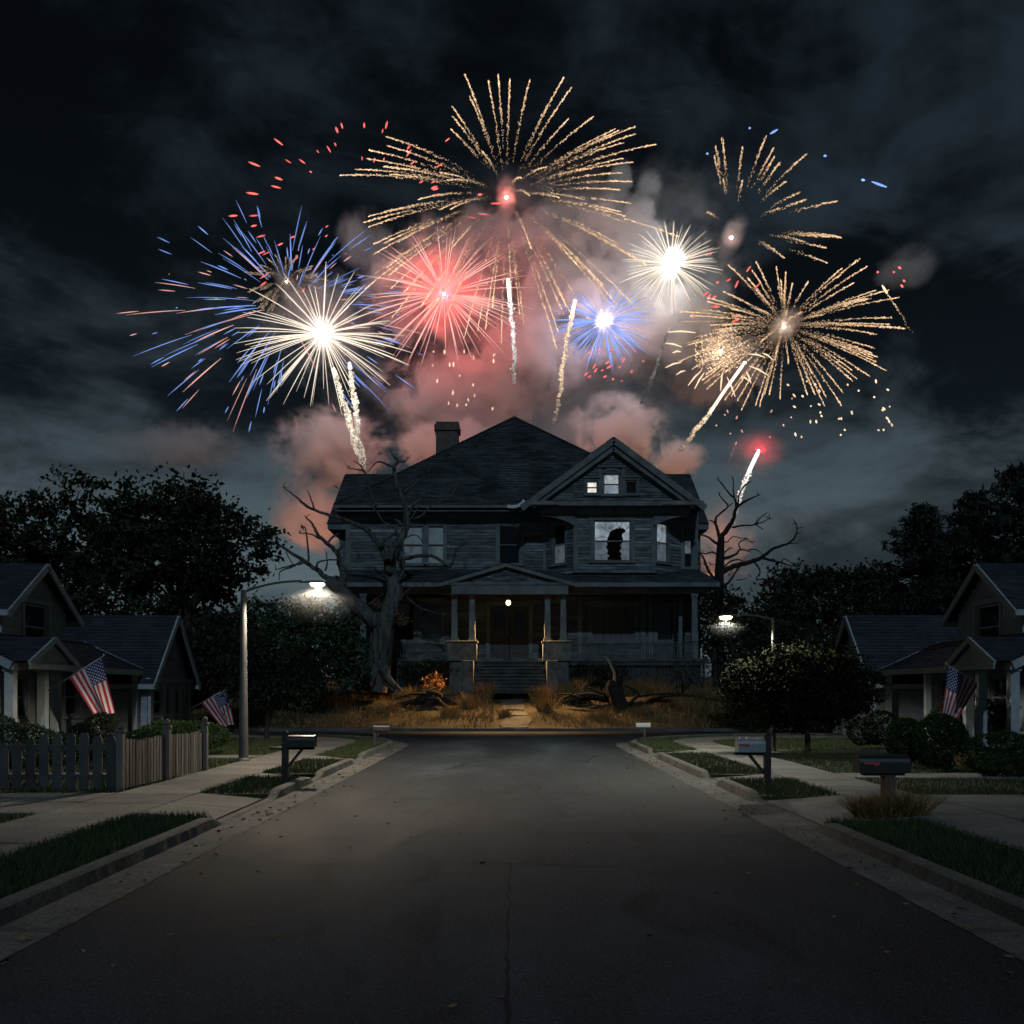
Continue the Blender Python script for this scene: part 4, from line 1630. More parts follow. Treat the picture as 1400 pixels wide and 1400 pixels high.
def street_lamp(px, Y, top_py, head_px, head_py, lab, r, watts, tint):
    x, zt = X(px, Y), Z(top_py, Y)
    t = thing('street_lamp', (x, Y, .1), lab, 'street lamp', 'street lamps')
    m = MB()
    m.lathe((x, Y, 0), [(r * 1.5, .1), (r * 1.5, .16), (r * 1.08, .2), (r * .62, zt - .02), (r * .66, zt), (r * .2, zt + .03)], 16)
    m.build('pole', M['galv'], t, smooth=False)
    hx, hz = X(head_px, Y), Z(head_py, Y)
    sg = 1 if hx > x else -1
    pts = []
    for a in np.linspace(0, 1, 12):
        pts.append((x + (hx - sg * .3 - x) * a, Y, zt - .03 + (hz + .09 - zt + .03) * (1 - (1 - a) ** 2.2)))
    m = MB()
    m.tube(pts, .026, 8)
    m.build('arm', M['galv'], t, smooth=True)
    # cobra head: a flattened tapering hood over a glowing lens
    m = MB()
    secs = [(-.34, .03, .03, .05), (-.22, .06, .045, .05), (-.05, .11, .06, .05), (.12, .12, .06, .045), (.24, .08, .04, .035), (.28, .02, .015, .03)]
    vs, fs = [], []
    n = 10
    for (du, wy, wz, dz) in secs:
        for j in range(n):
            a = math.pi * j / (n - 1)
            vs.append((hx + sg * du, Y + wy * math.cos(a), hz + dz + wz * math.sin(a)))
    for i in range(len(secs) - 1):
        for j in range(n - 1):
            fs.append((i * n + j, i * n + j + 1, (i + 1) * n + j + 1, (i + 1) * n + j))
        fs.append((i * n + n - 1, i * n, (i + 1) * n, (i + 1) * n + n - 1))
    m.add(vs, fs)
    hd = m.build('lamp_head', M['galv'], t, smooth=True)
    m = MB()
    vs, fs = [], []
    rings = 5
    for i in range(rings):
        b = math.pi / 2 * i / (rings - 1)
        for j in range(14):
            a = 2 * math.pi * j / 14
            vs.append((hx + sg * .05 + .16 * math.cos(b) * math.cos(a), Y + .095 * math.cos(b) * math.sin(a), hz + .035 - .075 * math.sin(b)))
    for i in range(rings - 1):
        for j in range(14):
            k = (j + 1) % 14
            fs.append((i * 14 + j, (i + 1) * 14 + j, (i + 1) * 14 + k, i * 14 + k))
    m.add(vs, fs)
    m.build('lens', M['lens'], hd, smooth=True)
    L = bpy.data.lights.new('lamp_bulb', 'SPOT')
    L.energy = watts
    L.color = tint
    L.spot_size = R(172)
    L.spot_blend = .05
    L.shadow_soft_size = .06
    # a road lantern throws most of its light outwards, along the street
    lamp_nodes(L, lambda k, z, sep: k.math('MULTIPLY', k.math('POWER', k.math('MAXIMUM', z, .22), -1.35), k.maprange(z, .19, .42, 0, 1, True)))
    o = bpy.data.objects.new('lamp_bulb', L)
    o.parent = t
    o.location = (hx + sg * .05 - x, 0, hz - .06 - .1)
    col.objects.link(o)


street_lamp(333, 22.5, 808, 431, 800, 'tall grey street lamp beside the fence side walk, lamp lit', .10, 800, (1.0, .83, .62))
street_lamp(1057, 26.2, 846, 995, 845, 'thin street lamp rising behind the round leafy tree, lamp lit', .06, 540, (.98, .97, .80))

# ================================================================== FLAGS


def flag(tip, base, hoist, c, lab):
    """tip/base: 3-D ends of the pole; hoist: fraction of the pole carrying cloth; c: fly offset vectors at top and bottom of the hoist"""
    tip, base = Vector(tip), Vector(base)
    t = thing('flag', base, lab, 'flag', 'flags hung from the cottages')
    m = MB()
    m.tube([base, tip], .016, 8)
    m.lathe(tip, [(.012, -.01), (.03, .01), (.03, .035), (.01, .05)], 8)
    m.build('pole', M['pole_metal'], t, smooth=True)
    h0 = tip.lerp(base, .03)
    h1 = tip.lerp(base, hoist)
    side = Vector((0, 1, 0))
    mats = []

    def S_(u, v):
        p = h0.lerp(h1, v)
        w = 1 - .55 * u                        # cloth gathers as it falls
        vv = .5 + (v - .5)
        e = Vector(c[0]).lerp(Vector(c[1]), v)
        q = p + e * u
        amp = .06 * (u ** .8)
        q += side * amp * math.sin(v * 9.0 + u * 1.5) + Vector((1, 0, 0)) * .03 * u * math.sin(v * 11 + 1)
        return q

    def cell(mb, u0, u1, v0, v1, nu, nv):
        for i in range(nu):
            for j in range(nv):
                a0, a1 = u0 + (u1 - u0) * i / nu, u0 + (u1 - u0) * (i + 1) / nu
                b0, b1 = v0 + (v1 - v0) * j / nv, v0 + (v1 - v0) * (j + 1) / nv
                mb.quad(S_(a0, b0), S_(a1, b0), S_(a1, b1), S_(a0, b1))
    mb = MB()
    for k in range(13):
        n0 = len(mb.f)
        u0 = .40 if k < 7 else 0.0
        cell(mb, u0, 1, k / 13, (k + 1) / 13, 30, 3)
        mats += [k % 2] * (len(mb.f) - n0)
    n0 = len(mb.f)
    cell(mb, 0, .40, 0, 7 / 13, 16, 14)
    mats += [2] * (len(mb.f) - n0)
    st = mb
    n0 = len(mb.f)
    for r in range(9):
        for k in range(6 if r % 2 == 0 else 5):
            u = (.40) * ((k * 2 + 1 + (r % 2)) / 12.0)
            v = (7 / 13) * (r + 1) / 10.0
            o = S_(u, v)
            du = (S_(u + .01, v) - o).normalized()
            dv = (S_(u, v + .01) - o)
            dv = (dv - du * dv.dot(du)).normalized()
            nn = du.cross(dv).normalized()
            for off in (-.006, .006):
                pts = []
                for a in range(10):
                    rr = .026 if a % 2 == 0 else .012
                    pts.append(o + nn * off + (du * math.cos(a * math.pi / 5) + dv * math.sin(a * math.pi / 5)) * rr)
                st.poly(pts)
    mats += [1] * (len(mb.f) - n0)
    cl = mb.build('cloth', M['fl_red'], t, smooth=True)
    cl.data.materials.append(M['fl_white'])
    cl.data.materials.append(M['fl_blue'])
    cl.data.polygons.foreach_set('material_index', mats)


def flag_px(tip, base, Yt, Yb, hoist, fly0, fly1, lab):
    T, B = P(*tip, Yt), P(*base, Yb)
    h0, h1 = T.lerp(B, .03), T.lerp(B, hoist)
    e0 = P(*fly0, h0.y) - h0
    e1 = P(*fly1, h1.y) - h1
    flag(T, B, hoist, (e0, e1), lab)


flag_px((142, 896.5), (63, 946), 26.5, 26.6, .60, (155, 974), (134, 983), 'stars and stripes flag above the picket fence, on the porch post of the cottage')
flag_px((313, 939.5), (247, 977), 36.4, 36.6, .58, (319, 990), (304, 994), 'smaller stars and stripes flag on the cottage wing, seen just beside the lamp pole')
flag_px((1293, 908), (1397, 968), 26.5, 26.6, .44, (1286, 985), (1303, 993), 'stars and stripes flag over the round clipped hedges')

# ================================================================== TREES AND PLANTS


def branch_tube(m, pts, r0, r1, n=7, rough=.08, seed=0, sub=4):
    """a knobbly limb through pts, tapering from r0 to r1"""
    g = random.Random(seed)
    pts = [Vector(p) for p in pts]
    out = []
    for i in range(len(pts) - 1):
        p0, p1, p2, p3 = pts[max(i - 1, 0)], pts[i], pts[i + 1], pts[min(i + 2, len(pts) - 1)]
        for j in range(sub):
            t = j / sub
            q = .5 * ((2 * p1) + (p2 - p0) * t + (2 * p0 - 5 * p1 + 4 * p2 - p3) * t * t + (3 * p1 - p0 - 3 * p2 + p3) * t ** 3)
            out.append(q)
    out.append(pts[-1])
    k = len(out)
    rad = []
    for i in range(k):
        r = r0 + (r1 - r0) * i / (k - 1)
        rad.append(r * (1 + g.uniform(-rough, rough)))
        if 0 < i < k - 1 and n < 20:
            out[i] = out[i] + Vector((g.uniform(-1, 1), g.uniform(-1, 1), g.uniform(-1, 1))) * min(r * .3, .05)
    m.tube(out, rad, n, ridge=.10 if n >= 20 else 0)
    return out


def px_branches(m, Y, lines, scale, seed):
    """lines: (list of px points, start width px, end width px)"""
    g = random.Random(seed)
    for i, (pl, w0, w1) in enumerate(lines):
        yy = Y + g.uniform(-.3, .3)
        dy = g.uniform(-.5, .5)
        pts = []
        for k, (a, b) in enumerate(pl):
            y = yy + dy * k / max(1, len(pl) - 1) * min(2.5, len(pl) * .4)
            pts.append(P(a, b, y))
        branch_tube(m, pts, w0 / 2 * Y / F, w1 / 2 * Y / F, 6 if w0 < 8 else (10 if w0 < 14 else 26), .07 if w0 < 14 else .025, seed * 31 + i, 4 if w0 < 8 else 7)


def twigs(m, Y, tips, seed, n=3, ln=16):
    g = random.Random(seed)
    for (a, b) in tips:
        for _ in range(n):
            ang = g.uniform(-2.6, .3)
            l = g.uniform(.4, 1) * ln
            p = [(a, b)]
            for k in range(3):
                ang += g.uniform(-.5, .5)
                p.append((p[-1][0] + math.cos(ang) * l / 3, p[-1][1] + math.sin(ang) * l / 3))
            y0 = Y + g.uniform(-.3, .3)
            branch_tube(m, [P(q[0], q[1], y0 + .15 * k) for k, q in enumerate(p)], .03, .008, 4, 0, g.random(), 2)


def leaf_points(blobs, n, seed, hollow=.35, clump=14, spread=.35):
    """clumped leaf positions in a list of (centre, radii)"""
    g = np.random.default_rng(seed)
    vol = np.array([b[1][0] * b[1][1] * b[1][2] for b in blobs]) ** (2 / 3)
    vol = vol / vol.sum()
    nc = max(1, n // clump)
    idx = g.choice(len(blobs), nc, p=vol)
    d = g.normal(size=(nc, 3))
    d /= np.linalg.norm(d, axis=1)[:, None]
    r = hollow + (1.06 - hollow) * g.uniform(0, 1, nc) ** .6
    cen = np.array([tuple(blobs[i][0]) for i in idx])
    rad = np.array([tuple(blobs[i][1]) for i in idx])
    c = cen + d * r[:, None] * rad
    cs = g.uniform(.5, 1.4, nc)
    tone = g.uniform(.1, .9, nc)
    pts = np.repeat(c, clump, 0) + g.normal(size=(nc * clump, 3)) * (np.repeat(cs, clump) * spread)[:, None] * np.array([1, 1, .6])
    return pts, np.clip(np.repeat(tone, clump) + g.uniform(-.15, .15, nc * clump), 0, 1)


def leaves(name, mt, pts, tone, size, parent, seed, asp=.55):
    g = np.random.default_rng(seed)
    n = len(pts)
    a = g.normal(size=(n, 3))
    a /= np.linalg.norm(a, axis=1)[:, None]
    b = np.cross(a, g.normal(size=(n, 3)))
    b /= np.linalg.norm(b, axis=1)[:, None]
    s = size * g.uniform(.6, 1.3, n)[:, None]
    u, v = a * s * .5, b * s * .5 * asp
    q = np.stack([pts - u, pts + v - u * .1, pts + u, pts - v - u * .1], 1).reshape(-1, 3)
    return tri_mesh(name, mt, q, 4, tone, parent)


def leafy_tree(name, base, lab, cat, blobs, n, size, trunk_r, mt='leaf', seed=0, group=None, clump=14, spread=.35, limbs=7, bark='darkbark', hollow=.35, trunk_to=None):
    """base: trunk foot; blobs as (px, py, Y, rx px, ry px)"""
    t = thing(name, base, lab, cat, group)
    bl = []
    for (a, b, y, rx, ry) in blobs:
        c = P(a, b, y)
        bl.append((c, (rx * y / F, max(rx, ry) * y / F * .8, ry * y / F)))
    pts, tone = leaf_points(bl, n, seed, hollow, clump, spread)
    leaves('crown', M[mt], pts, tone, size, t, seed + 1)
    if trunk_r:
        m = MB()
        base = Vector(base)
        cz = min(b[0].z for b in bl)
        cx = sum((b[0] for b in bl), Vector()) / len(bl)
        top = trunk_to or Vector((base.x * .7 + cx.x * .3, base.y * .7 + cx.y * .3, max(base.z + .5, cz)))
        branch_tube(m, [base - Vector((0, 0, .2)), base.lerp(top, .5) + Vector((trunk_r * .5, 0, 0)), top], trunk_r * 1.25, trunk_r * .7, 9, .1, seed)
        g = random.Random(seed)
        for k in range(limbs):
            b = bl[k % len(bl)]
            e = b[0] + Vector((g.uniform(-.5, .5) * b[1][0], g.uniform(-.5, .5) * b[1][1], g.uniform(0, .6) * b[1][2]))
            mid = top.lerp(e, .5) + Vector((g.uniform(-.3, .3), g.uniform(-.3, .3), .1)) * (e - top).length * .2
            branch_tube(m, [top - Vector((0, 0, trunk_r)), mid, e], trunk_r * .55, trunk_r * .08, 6, .1, seed + k)
        m.build('trunk', M[bark], t, smooth=True)
    return t


def make_trees():
    GT = 'tall trees behind the cottages'
    leafy_tree('broadleaf_tree', P(70, 945, 56), 'tall dark leafy tree behind the fence side cottage, at the picture edge', 'tree',
               [(20, 725, 56, 60, 55), (105, 680, 55, 48, 42), (70, 745, 56, 80, 60), (150, 740, 55, 62, 55), (30, 800, 57, 80, 60), (110, 810, 57, 80, 60), (-50, 740, 56, 70, 80)],
               15000, .34, .3, seed=101, group=GT, clump=48, spread=.42, hollow=.2)
    leafy_tree('broadleaf_tree', P(250, 945, 53), 'tall dark spreading tree between the fence side cottage and the old house', 'tree',
               [(215, 692, 53, 58, 42), (265, 700, 53, 45, 42), (310, 722, 53, 48, 36), (350, 728, 52.5, 26, 20), (250, 752, 53, 80, 50), (200, 800, 54, 75, 55), (300, 778, 54, 70, 42), (180, 735, 54, 50, 50), (270, 835, 54, 60, 45), (360, 752, 52.5, 16, 9)],
               16500, .33, .3, seed=102, group=GT, clump=48, spread=.42, hollow=.2)
    # conifers and round crowns on the other side
    leafy_tree('broadleaf_tree', P(1110, 945, 62), 'low rounded dark tree between the old house and the other cottage', 'tree',
               [(1075, 808, 62, 36, 30), (1110, 795, 62, 34, 24), (1150, 802, 62, 36, 26), (1190, 805, 62, 40, 28), (1130, 850, 62, 85, 50), (1200, 850, 62, 60, 50), (1060, 860, 61, 36, 40)],
               12000, .34, .25, seed=103, group=GT, clump=40, spread=.42, hollow=.2)

    def conifer(px, top, bot, Y, halfw, lab, seed):
        base = Vector((X(px, Y), Y, .3))
        t = thing('conifer', base, lab, 'tree', GT)
        zt, zb = Z(top, Y), Z(bot, Y)
        m = MB()
        branch_tube(m, [base - Vector((0, 0, .2)), Vector((base.x, Y, zb)), Vector((base.x, Y, zt))], .28, .03, 8, .05, seed)
        g = random.Random(seed)
        pts, tone = [], []
        nl = 30
        for i in range(nl):
            f = i / nl
            z = zb + (zt - zb) * f
            for k in range(7):
                a = g.uniform(0, 2 * math.pi)
                ln = halfw * Y / F * (1 - f) ** .75 * g.uniform(.35, 1.25) + .15
                tip = Vector((base.x + math.cos(a) * ln, Y + math.sin(a) * ln, z + ln * g.uniform(-.05, .42)))
                o = Vector((base.x, Y, z))
                m.tube([o, o.lerp(tip, .6) + Vector((0, 0, -.05 * ln)), tip], [.04, .025, .008], 4)
                cnt = int(28 * ln + 6)
                tn = g.uniform(.1, .9)
                for q in range(cnt):
                    u = g.uniform(.2, 1.04)
                    sp = .30 * (1.08 - u) + .05
                    pts.append(tuple(o.lerp(tip, u) + Vector((g.gauss(0, sp), g.gauss(0, sp), g.gauss(-.04, .11)))))
                    tone.append(tn)
        m.build('trunk', M['darkbark'], t, smooth=True)
        leaves('crown', M['needle'], np.array(pts), np.array(tone), .34, t, seed, .3)
    conifer(1262, 688, 905, 46, 105, 'dark pointed conifer behind the cottage gable, further in from the picture edge', 5)
    conifer(1395, 632, 905, 44, 170, 'tallest dark conifer behind the cottage, cut by the picture edge', 6)
    conifer(1330, 672, 905, 50, 140, 'dark bushy conifer standing between two taller ones behind the cottage', 8)

    # ---- shrubs and small trees nearer the street
    GS = 'shrubs and small trees'
    leafy_tree('leafy_shrub', P(420, 950, 44.5), 'big green shrub just under the glowing street lamp', 'shrub',
               [(395, 850, 44.5, 34, 32), (432, 845, 44, 30, 28), (465, 868, 44.5, 28, 36), (375, 890, 44, 40, 42), (425, 895, 43.8, 46, 44), (475, 905, 44.5, 28, 38), (350, 860, 45, 30, 40)],
               13000, .2, .12, 'leaf2', 111, GS, 12, .2)
    leafy_tree('small_tree', (X(364, 34), 34, .1), 'small dark tree with a thin trunk, behind the black fence side mailbox', 'tree',
               [(365, 905, 34, 42, 30), (345, 930, 34, 38, 32), (400, 925, 34, 44, 34), (420, 905, 34, 26, 24), (330, 900, 34.5, 30, 40), (385, 945, 33.7, 48, 24)],
               9000, .15, .07, 'leaf', 112, GS, 12, .15, trunk_to=P(364, 945, 34))
    leafy_tree('leafy_shrub', P(310, 940, 40), 'dark shrub mass behind the tall lamp pole', 'shrub',
               [(290, 880, 40, 50, 40), (320, 860, 41, 30, 32), (270, 930, 40, 60, 40), (300, 900, 39.5, 45, 45)], 7000, .22, .1, 'leaf', 113, GS, 12, .22)
    leafy_tree('small_tree', (X(1102, 25.7), 25.7, .1), 'round spreading leafy tree in front of the thin street lamp', 'tree',
               [(1045, 922, 25.7, 44, 30), (1090, 908, 25.7, 50, 28), (1140, 912, 26, 42, 30), (1020, 945, 25.5, 34, 28), (1080, 945, 25.2, 58, 34), (1150, 950, 25.7, 46, 34), (1110, 975, 25.7, 66, 24), (1008, 930, 25.7, 20, 14), (1178, 935, 26, 26, 22), (1036, 975, 25.5, 42, 20)],
               19000, .11, .08, 'leaf3', 114, GS, 26, .13, trunk_to=P(1100, 985, 25.7), hollow=.3)
    leafy_tree('leafy_shrub', P(1000, 930, 52), 'dark shrubs beside the porch end, under the bare tree', 'shrub',
               [(985, 830, 57, 30, 30), (1015, 850, 57, 36, 34), (970, 860, 56.5, 20, 40), (1040, 880, 56, 40, 40), (1000, 890, 55, 36, 40)], 7000, .26, .1, 'leaf', 115, GS, 12, .26)
    leafy_tree('leafy_shrub', P(1060, 945, 40), 'dark hedge mass behind the round tree', 'shrub',
               [(1030, 930, 41, 40, 40), (1080, 900, 42, 60, 50), (1150, 900, 42, 60, 50), (1100, 950, 40, 80, 36)], 7000, .24, .1, 'leaf', 116, GS, 12, .24)

    # clipped hedges
    GH = 'clipped hedges and bushes'

    def hedge(name, lab, blobs, n, size, mt, seed):
        a, b, y, rx, ry = blobs[0]
        leafy_tree(name, (X(a, y), y, .1), lab, 'bush', blobs, int(n * 3.2), size * .8, 0, mt, seed, GH, 6, size * .35, hollow=.93)
    hedge('round_bush', 'clipped round bush right beside the small tree trunk, left of its larger neighbour', [(1238, 1012, 21, 26, 29)], 5000, .05, 'boxwood', 201)
    hedge('round_bush', 'larger clipped round bush below the flag with the low pole', [(1285, 1014, 20.5, 36, 36)], 6000, .055, 'boxwood', 202)
    hedge('hedge', 'long low hedge at the picture edge behind the big black mailbox', [(1375, 1032, 18.5, 56, 30), (1425, 1030, 18.5, 40, 30)], 6000, .05, 'boxwood', 203)
    hedge('hedge', 'dark bush against the porch of the cottage, below the flag cloth', [(1330, 985, 28, 40, 32), (1300, 990, 28, 30, 28), (1375, 990, 28, 40, 26)], 6000, .07, 'leaf', 204)
    hedge('hedge', 'dark bush in front of the cottage wing beside the round tree', [(1205, 995, 27, 26, 22), (1180, 1000, 27, 20, 18)], 3000, .07, 'leaf', 205)
    hedge('hedge', 'wide low hedge below the smaller flag, behind the fence', [(262, 1006, 25, 50, 20), (230, 1006, 25, 40, 20)], 5000, .06, 'boxwood', 206)
    hedge('round_bush', 'low green bush behind the fence corner post', [(200, 1014, 21, 36, 16)], 3000, .05, 'boxwood', 207)
    hedge('hedge', 'dark bush beneath the large flag', [(140, 1012, 22, 28, 36), (112, 1018, 22, 22, 28)], 5000, .06, 'leaf', 208)
    hedge('hedge', 'loose pale leaved bush over the dark front pickets', [(30, 1020, 17.5, 50, 30), (80, 1024, 17.5, 36, 22), (-20, 1012, 17.5, 50, 36)], 7000, .05, 'leaf2', 209)

    # dead tree before the old house
    base = Vector((X(514, 47.2), 47.2, hill_z(X(514, 47.2), 47.2)))
    t = thing('dead_tree', base, 'big bare gnarled dead tree in front of the old house, forked trunk', 'tree', 'dead trees')
    Yt = 47.2
    m = MB()

    def z3(l):
        return [(360 + a / 3.889, 590 + b / 3.889) for a, b in l]
    px_branches(m, Yt, [
        ([(512, 944), (516, 920), (521, 890), (524, 860), (526, 838)], 35, 27),
        ([(524, 858), (534, 830), (540, 810), (537, 795), (533, 778), (534, 760)], 26, 15),
        (z3([(610, 1030), (480, 910), (400, 840), (345, 790)]), 21, 15),
        (z3([(400, 780), (345, 785), (290, 740), (190, 670), (80, 600)]), 10, 3.5),
        (z3([(420, 830), (425, 760), (405, 700), (390, 640), (300, 560), (260, 490), (225, 455)]), 11, 1.6),
        (z3([(390, 640), (430, 600)]), 4, 2), (z3([(340, 600), (370, 560), (405, 540)]), 4, 1.6),
        (z3([(240, 690), (238, 620), (225, 520), (215, 505)]), 3.5, 1.4), (z3([(300, 570), (250, 545), (190, 540)]), 3, 1.2),
        (z3([(280, 730), (300, 690), (400, 680)]), 3.5, 2), (z3([(210, 700), (120, 720), (65, 735)]), 3, 1.2), (z3([(200, 690), (150, 720), (90, 745), (85, 790)]), 3, 1.2),
        (z3([(120, 640), (140, 680), (170, 720)]), 2, 1), (z3([(330, 740), (340, 700), (335, 640)]), 3, 1.2),
        (z3([(670, 750), (655, 690), (620, 610), (545, 520), (440, 470), (340, 440), (250, 405), (165, 340), (110, 300)]), 9, 1.4),
        (z3([(270, 410), (250, 350), (235, 310)]), 3, 1.2), (z3([(300, 425), (245, 410), (190, 370)]), 2.5, 1.2), (z3([(395, 300), (375, 285)]), 2, 1),
        (z3([(620, 610), (650, 570), (710, 525), (640, 480), (590, 410), (520, 350)]), 6, 1.4),
        (z3([(660, 690), (690, 620), (735, 560), (760, 490), (745, 370), (710, 270), (695, 190), (715, 158), (690, 125), (670, 90)]), 12, 1.5),
        (z3([(712, 160), (745, 160), (772, 140)]), 3, 1.2), (z3([(697, 192), (660, 175), (615, 160), (580, 185), (560, 215)]), 3.5, 1.2),
        (z3([(600, 400), (570, 330), (550, 240), (530, 210), (455, 195)]), 5, 1.2), (z3([(545, 230), (520, 185), (482, 158)]), 2.5, 1.1),
        (z3([(765, 460), (800, 390), (870, 345), (995, 345), (1035, 265), (1085, 258)]), 5.5, 1.3),
        (z3([(760, 475), (840, 450), (895, 390), (960, 370)]), 4, 1.2), (z3([(745, 330), (800, 285), (850, 250), (890, 185)]), 5, 1.3),
        (z3([(735, 500), (708, 470), (712, 490)]), 6, 3), (z3([(745, 490), (790, 460), (850, 350)]), 4, 1.2),
        (z3([(690, 680), (770, 672), (870, 660), (930, 675), (970, 710)]), 6, 4), (z3([(700, 690), (740, 580), (810, 550), (850, 590)]), 3, 1.1),
        (z3([(715, 800), (745, 740), (755, 660)]), 3.5, 1.2), (z3([(720, 900), (760, 850), (790, 825)]), 2.5, 1.2), (z3([(755, 870), (830, 935), (955, 975)]), 2.6, 1.2),
        (z3([(560, 920), (600, 890), (640, 860)]), 2.5, 1), (z3([(480, 930), (400, 900), (345, 880)]), 3, 1.2),
    ], 1, 77)
    # flared foot
    for dx, w in ((-26, 12), (-12, 13), (10, 14), (26, 12), (34, 8)):
        px_branches(m, Yt - .25 + rnd.uniform(-.2, .2), [([(516 + dx * .12, 905), (514 + dx * .5, 928), (514 + dx, 944)], 16, w * .6)], 1, int(dx + 60))
    twigs(m, Yt, z3([(225, 455), (110, 300), (80, 600), (190, 540), (65, 735), (890, 185), (1085, 258), (770, 140), (455, 195), (520, 350), (970, 710), (955, 975), (345, 880)]), 4, 2, 9)
    m.build('trunk', M['bark'], t, smooth=True)
    pts, tone = leaf_points([(P(551, 848, 46.8), (.42, .25, .3)), (P(540, 838, 46.8), (.25, .2, .25)), (P(520, 826, 46.8), (.4, .2, .25))], 170, 5, 0, 5, .1)
    leaves('dry_leaves', M['brown_leaf'], pts, tone, .14, t, 6, .4)
    # the second dead tree
    Yr = 57.5
    x0 = X(983, Yr)
    t = thing('dead_tree', (x0, Yr, hill_z(x0, Yr)), 'slimmer bare black tree beside the far end of the old house', 'tree', 'dead trees')
    m = MB()

    def z4(l):
        return [(940 + a / 6.365, 600 + b / 6.365) for a, b in l]
    px_branches(m, Yr, [
        (z4([(265, 2150), (270, 1700), (272, 1400), (278, 1150), (288, 950), (292, 850)]), 17, 8),
        (z4([(285, 880), (262, 800), (243, 720), (260, 670), (350, 590), (310, 530), (275, 488)]), 5, 1.2),
        (z4([(350, 590), (395, 560)]), 2, 1), (z4([(292, 850), (370, 750), (408, 660), (425, 600), (490, 550), (560, 515), (620, 490)]), 7, 1.2),
        (z4([(420, 610), (415, 530), (350, 460), (280, 370)]), 4, 1.2), (z4([(412, 530), (398, 450), (395, 350), (380, 330)]), 2.4, 1),
        (z4([(470, 440), (500, 400), (555, 370)]), 2.2, 1), (z4([(440, 580), (455, 470), (510, 400), (560, 365)]), 2.6, 1),
        (z4([(390, 768), (480, 755), (585, 745), (640, 680), (695, 640)]), 3, 1), (z4([(585, 745), (650, 725), (708, 695)]), 2, .9), (z4([(595, 745), (660, 790)]), 1.8, .9), (z4([(585, 740), (620, 670)]), 1.5, .8),
        (z4([(285, 1160), (420, 1105), (580, 1060), (660, 1020), (740, 960), (890, 900), (950, 820), (945, 740)]), 8, 1.1),
        (z4([(655, 1040), (740, 1060), (810, 1075), (880, 1100), (955, 1112)]), 4, 1), (z4([(810, 1075), (850, 1045), (930, 1105)]), 2, .9), (z4([(940, 830), (990, 810)]), 1.8, .8), (z4([(950, 780), (1005, 770)]), 1.5, .8), (z4([(890, 910), (970, 905)]), 1.6, .8),
        (z4([(580, 1075), (620, 1120), (630, 1165), (600, 1220), (680, 1225), (745, 1252)]), 2.6, 1),
        (z4([(300, 1050), (420, 1005), (460, 962), (550, 985)]), 4.5, 1.2), (z4([(460, 962), (448, 910), (500, 880), (560, 902)]), 2.2, .9), (z4([(530, 965), (600, 965), (655, 1010)]), 2, .9),
        (z4([(280, 925), (240, 900), (170, 850), (80, 825)]), 5, 1.6), (z4([(248, 740), (210, 715), (185, 708)]), 2.4, 1.2),
        (z4([(265, 1010), (210, 985), (160, 1000), (90, 990)]), 3, 1.2), (z4([(300, 880), (340, 900), (400, 850), (490, 870)]), 2, .9),
        (z4([(310, 1000), (370, 950), (400, 960)]), 2.2, .9), (z4([(280, 1260), (200, 1180), (130, 1020), (90, 1000)]), 5, 1.5), (z4([(300, 1300), (380, 1220), (430, 1140), (470, 1080)]), 4, 1),
        (z4([(285, 1150), (350, 1080), (440, 1050), (500, 1070)]), 3, 1), (z4([(430, 1230), (460, 1225), (520, 1215)]), 2, .8),
    ], 1, 78)
    twigs(m, Yr, z4([(945, 740), (955, 1112), (745, 1252), (560, 902), (620, 490), (280, 370), (275, 488), (80, 825), (90, 990), (708, 695), (490, 870), (470, 1080), (200, 1100), (350, 1180), (420, 1150), (160, 1100)]), 8, 3, 10)
    m.build('trunk', M['darkbark'], t, smooth=True)

    # things lying and growing on the dry slope
    def clump(name, lab, px, py, Y, w, h, n, mt, seed, cat='plant', group='dry plants on the slope', wd=.02, lean=.8):
        g = np.random.default_rng(seed)
        x = X(px, Y)
        base = Vector((x, Y, hill_z(x, Y) if Y > 42 else .1))
        t = thing(name, base, lab, cat, group)
        r = w * Y / F / 2
        rr = r * np.sqrt(g.uniform(0, 1, n)) * .6
        aa = g.uniform(0, 2 * np.pi, n)
        px_, py_ = x + rr * np.cos(aa), Y + rr * np.sin(aa) * .7
        pts = np.stack([px_, py_, [(hill_z(a, b) if Y > 42 else .1) - .02 for a, b in zip(px_, py_)]], 1)
        grass_mesh('blades', M[mt], pts, h * Y / F, wd, lean, t, seed)
        return t
    clump('grass_clump', 'tall dry grass clump on the steps side of the orange bush', 662, 955, 47.6, 34, 26, 700, 'drygrass', 31)
    clump('grass_clump', 'dry grass clump by the path, on the side of the uprooted stump', 740, 950, 47.4, 44, 24, 800, 'drygrass', 32)
    clump('grass_clump', 'dry weeds in front of the stone pier, behind the stump roots', 785, 928, 48.9, 60, 22, 700, 'drygrass', 33)
    clump('grass_clump', 'dry weeds against the porch skirting near the bare shrub', 880, 925, 49.2, 90, 24, 900, 'drygrass', 34)
    g2 = random.Random(61)
